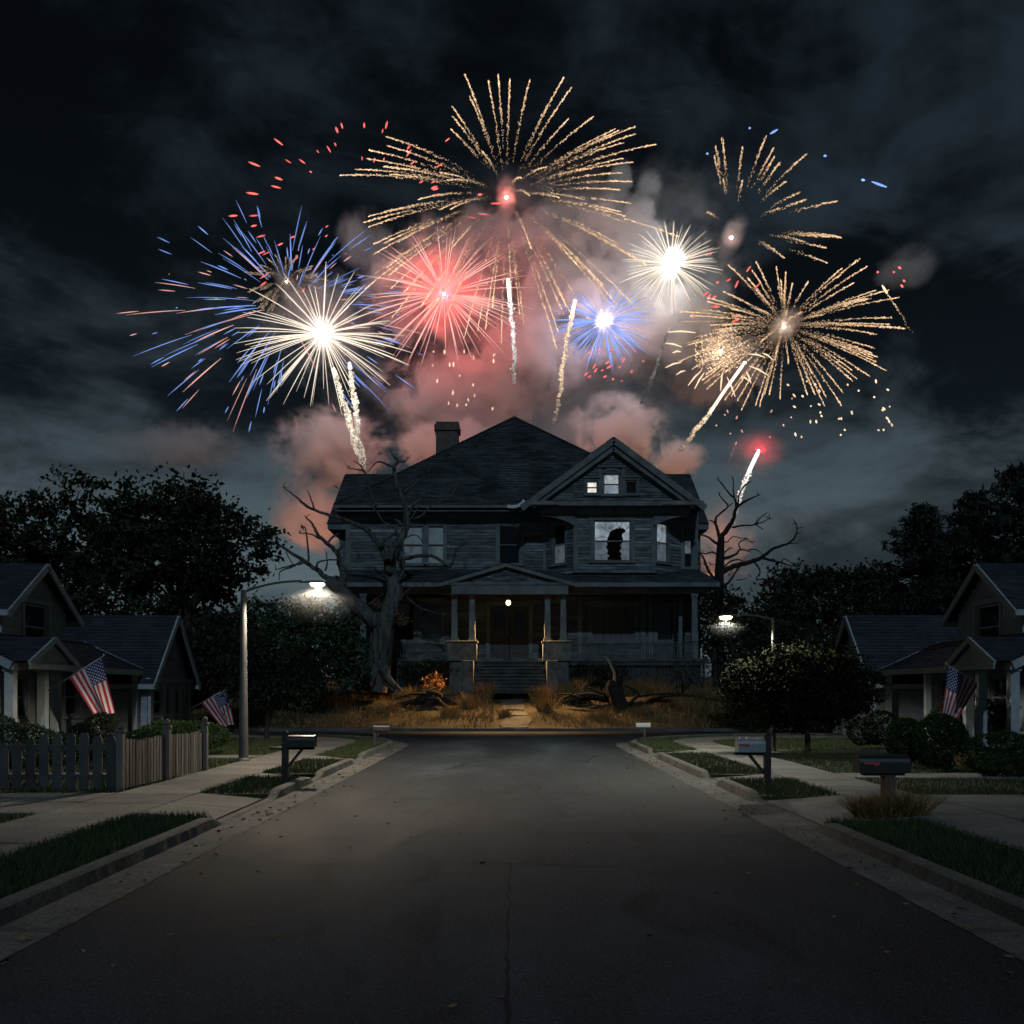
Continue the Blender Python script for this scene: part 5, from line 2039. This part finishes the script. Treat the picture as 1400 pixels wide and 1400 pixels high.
    for k, (a, b, yy, w, h) in enumerate([(640, 962, 46.4, 40, 22), (690, 975, 44.6, 26, 16), (745, 968, 45.6, 36, 22), (770, 945, 47.6, 40, 26), (705, 948, 48.0, 16, 14), (615, 975, 44.8, 44, 16), (560, 945, 48.0, 46, 18), (530, 968, 45.6, 50, 18), (820, 978, 44.4, 60, 18), (880, 975, 44.8, 60, 18), (905, 940, 48.4, 50, 22), (940, 965, 45.8, 54, 20), (470, 965, 45.8, 60, 18), (430, 950, 46.8, 50, 18), (962, 948, 47.5, 40, 26)]):
        where = ['left of the root heap', 'at the foot of the path', 'beside the path on the stump side', 'behind the stump', 'on the path near the steps', 'below the root heap', 'by the orange bush', 'at the foot of the forked dead tree', 'under the stump roots', 'under the long roots', 'behind the long roots', 'at the tips of the long roots', 'under the lit lamp', 'beside the big green shrub', 'by the bare twig tangle'][k]
        clump('weed_clump', 'ragged dry weeds ' + where, a, b, yy, w, h * g2.uniform(.8, 1.2), int(w * 9), 'drygrass', 400 + k, wd=.022, lean=1.1)
    clump('dry_clump', 'clump of drooping brown grass around the brown mailbox post', 1214, 1136, 12.75, 150, 36, 1500, 'brown_leaf', 35, wd=.016, lean=1.5, group=None)
    leafy_tree('orange_bush', P(594, 952, 48.2), 'small orange leaved bush glowing in the porch light', 'bush',
               [(592, 935, 48.2, 15, 12), (606, 944, 48.2, 10, 9), (585, 945, 48.2, 9, 8), (597, 926, 48.2, 6, 7)], 1500, .07, .02, 'rust_leaf', 301, None, 8, .08)
    leafy_tree('small_bush', (X(1325, 18.6), 18.6, .1), 'small yellowing plant at the end of the low hedge', 'bush', [(1322, 1040, 18.6, 16, 9)], 500, .05, 0, 'brown_leaf', 302, None, 6, .05)
    # bare tangled shrub by the porch end
    t = thing('bare_shrub', P(958, 940, 49.0), 'tangle of leafless twigs against the porch end', 'shrub')
    m = MB()
    g = random.Random(12)
    for k in range(70):
        a = g.uniform(925, 985)
        ang = -math.pi / 2 + g.gauss(0, .45)
        p = [(a, 938 + g.uniform(-4, 4))]
        l = g.uniform(25, 62)
        for q in range(5):
            ang += g.gauss(0, .28)
            p.append((p[-1][0] + math.cos(ang) * l / 5, p[-1][1] + math.sin(ang) * l / 5))
        y = 49 + g.uniform(-.6, .6)
        branch_tube(m, [P(u, v, y + .1 * i) for i, (u, v) in enumerate(p)], .022, .006, 4, 0, k, 2)
    m.build('twigs', M['bark'], t, smooth=True)
    t = thing('bare_shrub', P(890, 935, 49.3), 'low leafless twigs along the porch railing', 'shrub')
    m = MB()
    for k in range(80):
        a = g.uniform(790, 925)
        ang = -math.pi / 2 + g.gauss(0, .6)
        p = [(a, 930 + g.uniform(-4, 6))]
        l = g.uniform(14, 40)
        for q in range(4):
            ang += g.gauss(0, .3)
            p.append((p[-1][0] + math.cos(ang) * l / 4, p[-1][1] + math.sin(ang) * l / 4))
        y = 49.3 + g.uniform(-.3, .3)
        branch_tube(m, [P(u, v, y) for i, (u, v) in enumerate(p)], .018, .006, 4, 0, k, 2)
    m.build('twigs', M['bark'], t, smooth=True)
    leafy_tree('leafy_shrub', P(600, 930, 49.4), 'dark low shrub in front of the porch railing beside the dead tree', 'shrub',
               [(575, 918, 49.4, 30, 16), (600, 915, 49.4, 26, 14)], 2200, .12, .03, 'leaf', 303, None, 8, .12)
    leafy_tree('leafy_shrub', P(810, 930, 49.5), 'dark low shrub beside the stone pier with the stump before it', 'shrub',
               [(805, 920, 49.5, 26, 14), (835, 918, 49.5, 24, 12)], 2200, .12, .03, 'leaf', 304, None, 8, .12)
    # uprooted stump with spreading roots
    t = thing('tree_stump', P(842, 960, 46.2), 'uprooted dark stump with long roots sprawling over the dry grass', 'stump')
    m = MB()
    px_branches(m, 46.3, [
        ([(846, 966), (843, 952), (836, 938), (838, 933)], 26, 9), ([(846, 962), (834, 950), (832, 938)], 14, 5),
        ([(850, 962), (830, 956), (800, 955), (775, 960), (752, 962)], 11, 2), ([(840, 958), (810, 950), (785, 951), (768, 955)], 8, 2), ([(835, 952), (818, 946), (805, 940)], 5, 1.5),
        ([(840, 966), (815, 968), (790, 972), (760, 968)], 9, 2), ([(850, 964), (880, 962), (905, 957), (930, 962)], 11, 3), ([(860, 962), (872, 950), (862, 941), (852, 936)], 6, 2),
        ([(880, 961), (905, 952), (940, 951), (985, 958)], 6, 1.5), ([(900, 958), (904, 950), (916, 946)], 4, 1.4), ([(870, 952), (900, 949), (925, 948), (960, 952)], 3.5, 1.2), ([(850, 968), (880, 972), (910, 968)], 8, 2),
        ([(795, 955), (775, 949), (757, 950)], 4, 1.4), ([(835, 968), (820, 978), (800, 980)], 5, 1.5)], 1, 91)
    m.build('roots', M['rootwood'], t, smooth=True)
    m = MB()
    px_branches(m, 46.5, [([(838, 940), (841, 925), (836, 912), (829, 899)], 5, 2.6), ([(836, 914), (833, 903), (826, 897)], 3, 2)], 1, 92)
    m.build('snapped_stem', M['palewood'], t, smooth=True)  # light on the spike is put into its pale colour
    t = thing('root_heap', P(588, 962, 46.6), 'dark heap of dead roots below the orange bush', 'stump')
    m = MB()
    px_branches(m, 46.5, [([(585, 952), (600, 955), (622, 962), (640, 972)], 12, 3), ([(590, 950), (575, 956), (550, 962), (515, 972)], 13, 3), ([(588, 955), (585, 964), (570, 972), (548, 976)], 14, 4),
                          ([(592, 955), (606, 964), (615, 974)], 10, 3), ([(582, 948), (560, 950), (540, 955)], 5, 1.5), ([(586, 960), (595, 970), (600, 978)], 10, 3), ([(578, 952), (592, 949), (604, 952)], 14, 8), ([(572, 962), (590, 958), (606, 962)], 16, 9)], 1, 93)
    m.build('roots', M['rootwood'], t, smooth=True)


make_trees()


def fallen_leaves():
    g = np.random.default_rng(77)
    n = 900
    s_ = np.where(g.uniform(0, 1, n) < .5, -1, 1)
    near = g.uniform(0, 1, n) < .75
    x = np.where(near, s_ * (3.55 - np.abs(g.normal(0, .28, n))), g.uniform(-3.4, 3.4, n))
    y = g.uniform(4.5, 30, n)
    pts = np.stack([x, y, np.full(n, .022)], 1)
    a = g.uniform(0, 6.28, n)
    sz = g.uniform(.015, .04, n)
    u = np.stack([np.cos(a) * sz, np.sin(a) * sz, g.uniform(-.2, .2, n) * sz], 1)
    v = np.stack([-np.sin(a) * sz * .5, np.cos(a) * sz * .5, g.uniform(-.6, .9, n) * sz * .5], 1)
    q = np.stack([pts - u, pts + v, pts + u, pts - v], 1).reshape(-1, 3)
    o = tri_mesh('fallen_leaves', M['brown_leaf'], q, 4, g.uniform(0, 1, n), None, 'stuff')
    tag(o, 'dry fallen leaves scattered along the gutters and the road', 'leaves', None, 'stuff')


fallen_leaves()

# ================================================================== FIREWORKS
FC = {
    'gold': (1.0, .64, .37), 'white': (1.0, .86, .68), 'red': (1.0, .16, .14), 'pink': (1.0, .48, .42), 'blue': (.24, .40, 1.0), 'warm': (1.0, .72, .48), 'ash': (.7, .66, .66), 'pure': (1.0, .93, .86),
}
FM = {}


def fmat(c, strength):
    key = (c, strength)
    if key not in FM:
        FM[key] = emit('%s_sparks' % c, FC[c], strength, 'tone')
    return FM[key]


def octa(m, p, r, tone, d=None, ln=1.0):
    p = Vector(p)
    if d is None:
        ax = (Vector((r, 0, 0)), Vector((0, r, 0)), Vector((0, 0, r)))
    else:
        d = d.normalized()
        s = d.cross(Vector((0, 1, .01))).normalized()
        ax = (s * r, s.cross(d) * r, d * r * ln)
    vs = [p + ax[0], p - ax[0], p + ax[1], p - ax[1], p + ax[2], p - ax[2]]
    m.add(vs, [(0, 2, 4), (2, 1, 4), (1, 3, 4), (3, 0, 4), (2, 0, 5), (1, 2, 5), (3, 1, 5), (0, 3, 5)], tone)


CORE_GAIN = 14.0


def core(t, c, color, r, power):
    """the burning heart of a shell: a small bright ball that lights the smoke round it"""
    m = MB()
    n = 8
    k0 = (r * .5 / .13) ** 2
    r = .13
    power *= k0
    vs, fs = [], []
    rows = 5
    for i in range(rows + 1):
        b = -math.pi / 2 + math.pi * i / rows
        for j in range(n):
            a = 2 * math.pi * j / n
            vs.append(c + Vector((math.cos(a) * math.cos(b), math.sin(a) * math.cos(b), math.sin(b))) * r)
    for i in range(rows):
        for j in range(n):
            k = (j + 1) % n
            fs.append((i * n + j, i * n + k, (i + 1) * n + k, (i + 1) * n + j))
    m.add(vs, fs)
    m.build('core', emit('burst_core', color, power * CORE_GAIN, None, True), t, smooth=True)


GF = 'firework shells bursting above the old house'


def burst(lab, cx, cy, Y, R_, n, color, t0, t1, w, droop=.12, sx=1.0, sz=1.0, glitter=False, seed=0, core_r=.45, core_p=60, core_c=None, strength=2.2, amin=0, amax=360, zmax=.75, rev=False, short=None, tint=None, dash=None):
    """R_ in px; trails between t0 and t1 of the radius; w px width"""
    c = P(cx, cy, Y)
    t = thing('firework_burst', c, lab, 'firework', GF)
    g = random.Random(seed)
    u = R_ * Y / F
    pxm = Y / F
    for i in range(n):
        a = R(amin + (amax - amin) * (i + g.uniform(.1, .9)) / n)
        z = g.uniform(-zmax, zmax)
        k = math.sqrt(1 - z * z)
        d = Vector((math.cos(a) * k * sx, z, math.sin(a) * k * sz))
        b0 = t0 + g.uniform(-.5, .5) * .25 * (t1 - t0) if glitter else t0 * g.uniform(.7, 1.5)
        b1 = t1 * g.uniform(.78, 1.05)
        if short and g.random() < short:
            mid = g.uniform(.4, .8)
            b0, b1 = b0 + (b1 - b0) * mid * .8, b0 + (b1 - b0) * min(1, mid + .25)

        if dash:
            b0 = b1 - g.uniform(.5, 1.3) * dash / R_

        def pos(q):
            return c + d * (u * q) + Vector((0, 0, -droop * u * q * q))
        m = MB()
        cl = color
        if tint and g.random() < tint[1]:
            cl = tint[0]
        if glitter:
            cnt = max(30, int((b1 - b0) * R_ * 1.0) + 6)
            for j in range(cnt):
                f = g.uniform(0, 1) ** .75
                q = b0 + (b1 - b0) * f
                p = pos(q) + Vector((g.gauss(0, 1), g.gauss(0, 1), g.gauss(0, 1))) * pxm * (.9 * (1 - f) + .35)
                dr = pos(q + .02) - pos(q)
                octa(m, p, pxm * w * g.uniform(.18, .46) * (.55 + .6 * f), g.uniform(.15, 1.0) * (.25 + .75 * f), dr, g.uniform(1.2, 3.5))
            # the glowing front part of the trail
            q0 = b0 + (b1 - b0) * .5
            pts = [pos(q0 + (b1 - q0) * j / 6) for j in range(7)]
            bt = g.uniform(.6, 1)
            m.tube(pts, [pxm * w * (.10 + .2 * (j / 6)) * (.45 if j == 6 else 1) for j in range(7)], 4, tones=[(.2 + .6 * j / 5) * bt for j in range(6)])
        else:
            ns = 8
            pts = [pos(b0 + (b1 - b0) * j / ns) for j in range(ns + 1)]
            prof = [min(1, .5 + 1.6 * (j / ns)) * (1 - .6 * max(0, j / ns - .75) * 4) for j in range(ns + 1)]
            if rev:
                prof = [.7 + .3 * math.sin(math.pi * j / ns) - .35 * (j == ns) for j in range(ns + 1)]
            ww = w * g.uniform(.6, 1.15)
            bt = g.uniform(.55, 1)
            tn = [bt * ((1 - .5 * ((j + .5) / ns)) if rev else (.35 + .65 * math.sin(math.pi * min(1, (j + .5) / ns * .9 + .1)))) for j in range(ns)]
            m.tube(pts, [pxm * ww * .5 * q for q in prof], 4, tones=tn)
        m.build('spark_trail', fmat(cl, strength), t)
    if core_r:
        core(t, c, core_c or FC[color], core_r, core_p)
    return t


def sparks(lab, items, Y, color, w, strength, seed=0, cat='sparks', name='falling_sparks', group='drifting sparks'):
    """items: (px, py, length px, angle deg)"""
    c = P(items[0][0], items[0][1], Y)
    t = thing(name, c, lab, cat, group)
    g = random.Random(seed)
    for (a, b, ln, ang) in items:
        y = Y + g.uniform(-6, 6)
        m = MB()
        pxm = y / F
        d = Vector((math.cos(R(ang)), 0, math.sin(R(ang))))
        p = P(a, b, y)
        h = d * ln * pxm * .5
        m.tube([p - h, p - h * .3, p + h * .3, p + h], [pxm * w * .2, pxm * w * .5, pxm * w * .5, pxm * w * .25], 5, g.uniform(.55, 1))
        m.build('spark', fmat(color, strength), t)
    return t


def rocket(lab, line, Y, w0, w1, color, strength, seed, core_p=0, core_r=.3, core_c=None, beads=150, head=.3, name='rocket_trail'):
    """a climbing shell: line of px points from its bright head down the crumbling tail"""
    g = random.Random(seed)
    t = thing(name, P(*line[0], Y), lab, 'rocket', 'climbing rockets')
    pts = []
    for (a, b), (c_, d_) in zip(line[:-1], line[1:]):
        for k in range(8):
            f = k / 8
            pts.append((a + (c_ - a) * f, b + (d_ - b) * f))
    pts.append(line[-1])
    N = len(pts)
    pxm = Y / F
    m = MB()
    k = max(3, int(N * head))
    hp = [P(*pts[i], Y) for i in range(k)]
    m.tube(hp, [pxm * w0 * .5 * (.5 if i == 0 else 1) for i in range(k)], 6, 1.0)
    m.build('head', fmat(color if core_c is None else 'pure', strength * 1.4), t)
    m = MB()
    beads = int(beads * 2.2)
    for i in range(beads):
        f = head * .7 + (1 - head * .7) * g.uniform(0, 1)
        q = min(N - 1.001, f * (N - 1))
        j = int(q)
        e = q - j
        a = pts[j][0] + (pts[j + 1][0] - pts[j][0]) * e
        b = pts[j][1] + (pts[j + 1][1] - pts[j][1]) * e
        wv = w0 + (w1 - w0) * f
        a += g.gauss(0, .24) * wv + 1.2 * math.sin(f * 26 + seed) * f
        b += g.gauss(0, .6)
        fade = 1 - .8 * max(0, f - .55) / .45
        if g.random() < .5 * max(0, f - .6) / .4:
            continue
        octa(m, P(a, b, Y + g.gauss(0, .3)), pxm * g.uniform(.1, .32) * wv * (.6 + .4 * fade), g.uniform(.15, .85) * fade, None)
    m.build('smoke_tail', fmat(color, strength), t)
    if core_p:
        core(t, P(*line[0], Y), core_c or FC[color], core_r, core_p)
    return t


def make_fireworks():
    Y = 150
    burst('huge gold willow burst at the top of the sky', 692, 270, Y - 8, 212, 100, 'gold', .28, 1.0, 1.7, .16, 1.08, .76, True, 1, .5, 26, (1, .22, .17), 2.0)
    burst('red spark ring high beside the huge gold burst', 500, 300, Y + 20, 215, 56, 'red', .80, .97, 2.5, .10, .9, .62, False, 2, 0, 0, None, 2.0, -20, 210, .75, dash=15)
    burst('wide blue burst with red tips, furthest from the slim dead tree', 385, 430, Y + 5, 212, 100, 'blue', .6, 1.0, 1.45, .14, 1.0, .72, False, 3, 0, 0, None, 1.2, tint=('pink', .25), short=.5)
    burst('shorter blue burst inside the wide blue one', 400, 420, Y + 7, 150, 98, 'blue', .45, 1.0, 1.4, .12, 1.0, .76, False, 33, 0, 0, None, 1.2, 10, 260, tint=('pink', .2), short=.4)
    burst('small inner orange crackle inside the wide blue burst', 392, 385, Y + 6, 62, 60, 'warm', .3, 1.0, 1.2, .2, 1.0, .7, True, 4, .25, 8, None, .7)
    burst('brilliant white burst below the wide blue one', 441, 457, Y - 5, 122, 100, 'white', .0, 1.0, 1.15, .10, 1.0, .78, False, 5, .6, 270, (1, .9, .84), 2.2, rev=True)
    burst('bright red burst wrapped in red smoke', 607, 402, Y, 130, 100, 'pink', .08, 1.0, 1.1, .10, 1.0, .70, False, 6, .5, 240, (1, .022, .03), 1.7)
    burst('dense white chrysanthemum burst above the small blue one', 918, 362, Y - 4, 72, 100, 'white', .0, 1.0, 1.2, .10, 1.0, .78, False, 7, .6, 800, (1, .94, .9), 2.0, rev=True)
    burst('small blue burst with a pink heart', 825, 440, Y - 2, 78, 96, 'blue', .12, 1.0, 1.15, .10, 1.0, .72, False, 8, .45, 120, (1, .7, .75), 1.6, rev=False)
    burst('large gold burst nearest the right hand cloud bank', 1072, 447, Y, 155, 92, 'gold', .08, 1.0, 1.6, .10, 1.0, .64, True, 9, .45, 22, (1, .7, .5), 1.9)
    burst('sparse gold palm burst rising above the white chrysanthemum', 1000, 325, Y - 6, 162, 26, 'gold', .5, 1.0, 2.2, .18, .95, .92, True, 10, .35, 14, (1, .6, .5), 1.5, -12, 112)
    # crackling ball of gold glitter
    c = P(985, 480, Y - 6)
    t = thing('firework_burst', c, 'crackling ball of pale gold glitter beside the slanting rocket', 'firework', GF)
    g = random.Random(15)
    m = MB()
    pxm = Y / F
    for i in range(900):
        d = Vector((g.gauss(0, 1), g.gauss(0, 1), g.gauss(0, 1))).normalized() * (g.random() ** .45) * 36 * pxm
        d.z *= .85
        octa(m, c + d, pxm * g.uniform(.4, 1.1), g.uniform(.2, 1))
    o = m.build('glitter', fmat('gold', 2.0), t)
    o['kind'] = 'stuff'
    for i in range(14):
        a = R(150 + 230 * i / 14 + g.uniform(-6, 6))
        r0, r1 = g.uniform(40, 55), g.uniform(62, 84)
        m = MB()
        p0, p1 = c + Vector((math.cos(a) * r0, g.uniform(-20, 20), math.sin(a) * r0 * .7)) * pxm, c + Vector((math.cos(a) * r1, g.uniform(-20, 20), math.sin(a) * r1 * .7 - 4)) * pxm
        m.tube([p0, p0.lerp(p1, .5) + Vector((0, 0, 1.5 * pxm)), p1], [.05, .13, .05], 4, .8)
        m.build('spark_trail', fmat('warm', 1.6), t)
    core(t, c, (1, .7, .4), .4, 34)

    rocket('white hot rocket trail below the red burst', [(694.5, 383), (697, 410), (701, 450), (704, 485), (702, 525)], Y - 12, 5.5, 6, 'pure', 2.0, 1, 150, .35, None, 220, .35)
    rocket('rocket trail bending down to the roof peak, beside the small blue burst', [(786, 412), (781, 435), (774, 470), (768, 510), (766, 540), (757, 578)], Y - 14, 5.5, 6, 'warm', 2.0, 2, 170, .35, None, 230, .22)
    rocket('left of two twin rocket trails under the white burst', [(456, 503), (466, 540), (477, 570), (484, 605), (497, 640)], Y - 16, 6.5, 8, 'white', 2.0, 3, 0, .3, None, 330, .1)
    rocket('right of two twin rocket trails, with a glaring head', [(478, 497), (481, 525), (487, 560), (490, 595), (499, 642)], Y - 15, 6, 8, 'white', 2.0, 4, 130, .4, None, 330, .12)
    rocket('long slanting gold rocket trail under the glitter ball', [(1018, 496), (990, 535), (968, 568), (950, 590), (930, 618)], Y - 18, 4.5, 7, 'warm', 2.0, 5, 60, .3, None, 230, .5)
    rocket('faint grey rocket trail between the blue and gold bursts', [(916, 448), (905, 475), (893, 515), (876, 552)], Y - 4, 3, 6, 'ash', .45, 6, 0, .3, None, 170, .1)
    rocket('red rocket with a white hot trail above the bare black tree', [(1037, 617), (1026, 640), (1017, 662), (1010, 685), (1001, 722)], Y - 40, 5.5, 7, 'pure', 1.6, 7, 70, .3, (1, .04, .06), 200, .45)
    rocket('short gold rocket falling at the outer edge of the large gold burst', [(1206, 390), (1220, 412), (1232, 430), (1246, 455)], Y, 2.6, 3, 'gold', 1.6, 8, 0, .3, None, 70, .2)
    rocket('dim red streak beside the red rocket', [(1007, 604), (1002, 618), (996, 634)], Y - 20, 1.6, 3, 'pink', .7, 9, 0, .3, None, 50, .2)

    g = random.Random(44)
    sparks('loose red sparks under the small blue burst', [(g.uniform(800, 880), g.uniform(478, 522), g.uniform(2, 8), g.uniform(20, 80)) for _ in range(20)], Y, 'red', 2.6, 1.6, 1)
    sparks('white and gold sparks drifting down at the right of the sky', [(g.uniform(1075, 1225), g.uniform(520, 602), g.uniform(2, 6), g.uniform(90, 150)) for _ in range(34)], Y, 'warm', 2.6, 1.6, 2)
    sparks('pale embers falling above the chimney', [(g.uniform(590, 680), g.uniform(480, 560), g.uniform(2, 7), 90 + g.uniform(-10, 10)) for _ in range(20)], Y, 'warm', 2.4, 1.4, 3)
    sparks('few blue sparks at the top right of the show', [(1025, 175, 3, 0), (1058, 180, 12, 30), (1128, 213, 4, 0), (1180, 246, 5, -10), (1202, 252, 22, -20), (967, 210, 3, 0)], Y, 'blue', 3, 2.0, 4)
    sparks('red sparks around the white chrysanthemum', [(g.uniform(930, 1050), g.uniform(345, 440), g.uniform(3, 11), g.uniform(10, 70)) for _ in range(22)], Y, 'red', 2.6, 1.5, 5)
    sparks('red sparks beside the small round smoke puff', [(1230, 366, 5, -30), (1222, 372, 3, 10), (1236, 384, 4, -40), (1233, 391, 5, -50), (1200, 372, 3, 0)], Y, 'red', 3, 1.8, 6)
    sparks('red and pink dots low beside the bare black tree', [(g.uniform(970, 1090), g.uniform(540, 600), g.uniform(2, 5), g.uniform(60, 120)) for _ in range(14)], Y, 'pink', 2.2, 1.2, 7)


make_fireworks()

# ================================================================== SMOKE


def smoke_material(name, dens, nscale, lo, hi, tint=(.95, .95, .96)):
    m = bpy.data.materials.new(name)
    m.use_nodes = True
    k = NT(m.node_tree)
    tc = k.n('ShaderNodeTexCoord')
    ln = k.n('ShaderNodeVectorMath', operation='LENGTH')
    k.l(tc.outputs['Object'], ln.inputs[0])
    fall = k.maprange(ln.outputs['Value'], .15, 1.0, 1.0, 0.0)
    geo = k.n('ShaderNodeNewGeometry')
    n1 = k.noise(geo.outputs['Position'], nscale, 6, .66, .9)
    n2 = k.noise(geo.outputs['Position'], nscale * 3.3, 4, .6, .4)
    nz = k.math('ADD', k.math('MULTIPLY', n1, .72), k.math('MULTIPLY', n2, .28))
    v = k.math('ADD', k.math('MULTIPLY', fall, .6), k.math('MULTIPLY', k.math('SUBTRACT', nz, .5), 3.4))
    d = k.math('MULTIPLY', k.maprange(v, lo, hi, 0, dens, True), k.maprange(fall, 0.0, .42, 0, 1, True))
    pv = k.n('ShaderNodeVolumePrincipled')
    pv.inputs['Color'].default_value = (*tint, 1)
    pv.inputs['Anisotropy'].default_value = .1
    k.l(d, pv.inputs['Density'])
    out = k.n('ShaderNodeOutputMaterial')
    k.l(pv.outputs[0], out.inputs['Volume'])
    return m


SM = [smoke_material('thick_smoke', .46, .16, .12, .54), smoke_material('soft_smoke', .2, .12, .10, .66), smoke_material('thin_smoke', .055, .08, .14, .8), smoke_material('glow_smoke', .13, .35, -.3, .9)]


def smoke(px, py, Y, rx, ry, kind, lab, name='smoke'):
    m = MB()
    n, rows = 20, 10
    vs, fs = [], []
    for i in range(rows + 1):
        b = -math.pi / 2 + math.pi * i / rows
        for j in range(n):
            a = 2 * math.pi * j / n
            vs.append((math.cos(a) * math.cos(b), math.sin(a) * math.cos(b), math.sin(b)))
    for i in range(rows):
        for j in range(n):
            k = (j + 1) % n
            fs.append((i * n + j, i * n + k, (i + 1) * n + k, (i + 1) * n + j))
    m.add(vs, fs)
    o = m.build(name, SM[kind])
    o.location = P(px, py, Y)
    o.scale = (rx * Y / F, max(8, (rx + ry) * .5 * Y / F), ry * Y / F)
    tag(o, lab, 'smoke', 'firework smoke', 'stuff')
    return o


def make_smoke():
    Y = 158
    smoke(800, 400, Y + 4, 260, 190, 2, 'broad thin veil of smoke behind the white and blue bursts')
    smoke(700, 560, Y + 2, 300, 110, 2, 'broad thin veil of smoke over the roof')
    smoke(600, 395, Y, 130, 100, 0, 'red lit smoke round the red burst')
    smoke(665, 330, Y - 2, 70, 60, 0, 'orange red billow above the red burst')
    smoke(500, 330, Y - 2, 48, 48, 1, 'dim red puff between the red and blue bursts')
    smoke(740, 350, Y - 3, 80, 75, 0, 'pale billow beside the red smoke')
    smoke(835, 325, Y - 5, 95, 80, 0, 'grey smoke bank between the gold and white bursts')
    smoke(790, 400, Y - 2, 120, 80, 0, 'grey smoke above the small blue burst')
    smoke(890, 455, Y - 2, 110, 75, 0, 'thin grey smoke right of the small blue burst')
    smoke(735, 480, Y - 2, 120, 70, 0, 'grey smoke below the red burst')
    smoke(640, 540, Y + 4, 150, 70, 0, 'pale smoke above the roof peak')
    smoke(845, 590, Y - 8, 85, 60, 0, 'thick pale billow behind the front gable')
    smoke(915, 630, Y - 8, 60, 36, 0, 'pink smoke sinking behind the gable roof')
    smoke(640, 615, Y - 4, 130, 50, 0, 'smoke behind the chimney')
    smoke(450, 615, Y - 6, 105, 65, 0, 'pinkish smoke beside the dead tree top')
    smoke(430, 700, Y - 10, 70, 70, 1, 'orange lit smoke low behind the dead tree')
    smoke(450, 450, Y - 1, 110, 90, 1, 'thin smoke behind the brilliant white burst')
    smoke(985, 510, Y + 6, 90, 55, 0, 'warm smoke under the glitter ball')
    smoke(930, 380, Y + 8, 110, 75, 1, 'thin smoke around the white chrysanthemum')
    smoke(940, 270, Y + 14, 90, 70, 2, 'wisps of smoke under the sparse gold palm')
    for px, py, yy, r, lab in ((692, 270, 142, 17, 'huge gold burst'), (1000, 325, 144, 20, 'sparse gold palm burst'), (1072, 447, 150, 22, 'large gold burst'), (985, 480, 144, 26, 'crackling glitter ball'),
                               (825, 440, 148, 17, 'small blue burst'), (441, 457, 145, 30, 'brilliant white burst'), (918, 362, 146, 20, 'white chrysanthemum'), (607, 402, 150, 34, 'red burst'), (392, 385, 156, 18, 'orange crackle')):
        smoke(px, py, yy, r, r * .9, 3, 'small glowing puff at the heart of the ' + lab)
    smoke(846, 255, Y, 22, 28, 0, 'small pink smoke puff under a red spark')
    smoke(884, 270, Y + 4, 24, 28, 0, 'small grey smoke puff beside the pink one')
    smoke(910, 440, Y - 6, 16, 16, 0, 'little round puff beside the faint grey rocket trail')
    smoke(1240, 366, Y + 5, 48, 32, 1, 'lone smoke puff at the outer edge of the large gold burst')
    smoke(1034, 626, Y - 48, 50, 50, 2, 'smoke glowing red round the red rocket')
    smoke(985, 735, Y - 20, 62, 80, 2, 'orange lit smoke low beside the slim dead tree')
    smoke(240, 610, Y + 20, 130, 44, 1, 'grey smoke drifting over the leafy trees')
    smoke(1090, 720, Y + 20, 80, 40, 2, 'grey smoke drifting over the low rounded tree')


make_smoke()


def smoke_lights():
    """added unseen orange lights behind the house that tint the smoke there"""
    for px, py, lab in ((462, 815, 'added orange light behind the dead tree and the house'), (950, 815, 'added orange light behind the house wall beside the slim dead tree')):
        c = P(px, py, 140)
        t = thing('smoke_light', c, lab, 'added light', 'added smoke lights')
        core(t, c, (1, .30, .11), .6, 260)


smoke_lights()


def halo(head_px, head_py, Y, r, lab):
    """night mist hanging in the light of a lamp"""
    m = MB()
    n, rows = 16, 8
    vs, fs = [], []
    for i in range(rows + 1):
        b = -math.pi / 2 + math.pi * i / rows
        for j in range(n):
            a = 2 * math.pi * j / n
            vs.append((math.cos(a) * math.cos(b), math.sin(a) * math.cos(b), math.sin(b)))
    for i in range(rows):
        for j in range(n):
            k = (j + 1) % n
            fs.append((i * n + j, i * n + k, (i + 1) * n + k, (i + 1) * n + j))
    m.add(vs, fs)
    o = m.build('halo', HALO)
    o.location = P(head_px, head_py + 2, Y)
    o.scale = (r, r, r * .8)
    tag(o, lab, 'halo', None, 'stuff')


def halo_material():
    mt = bpy.data.materials.new('lamp_halo')
    mt.use_nodes = True
    k = NT(mt.node_tree)
    tc = k.n('ShaderNodeTexCoord')
    ln = k.n('ShaderNodeVectorMath', operation='LENGTH')
    k.l(tc.outputs['Object'], ln.inputs[0])
    f = k.maprange(ln.outputs['Value'], 0, 1, 1, 0)
    nz = k.noise(tc.outputs['Object'], 2.2, 3)
    pv = k.n('ShaderNodeVolumePrincipled')
    pv.inputs['Color'].default_value = (.9, .92, .95, 1)
    pv.inputs['Anisotropy'].default_value = .2
    k.l(k.math('MULTIPLY', k.math('POWER', f, 2.4), k.maprange(nz, .3, .7, .030, .038)), pv.inputs['Density'])
    out = k.n('ShaderNodeOutputMaterial')
    k.l(pv.outputs[0], out.inputs['Volume'])
    return mt


HALO = halo_material()
halo(433, 798, 22.5, 1.3, 'added halo volume glowing round the lit street lamp on the fence side')
halo(994, 844, 26.2, .75, 'added halo volume glowing round the lit street lamp by the round tree')
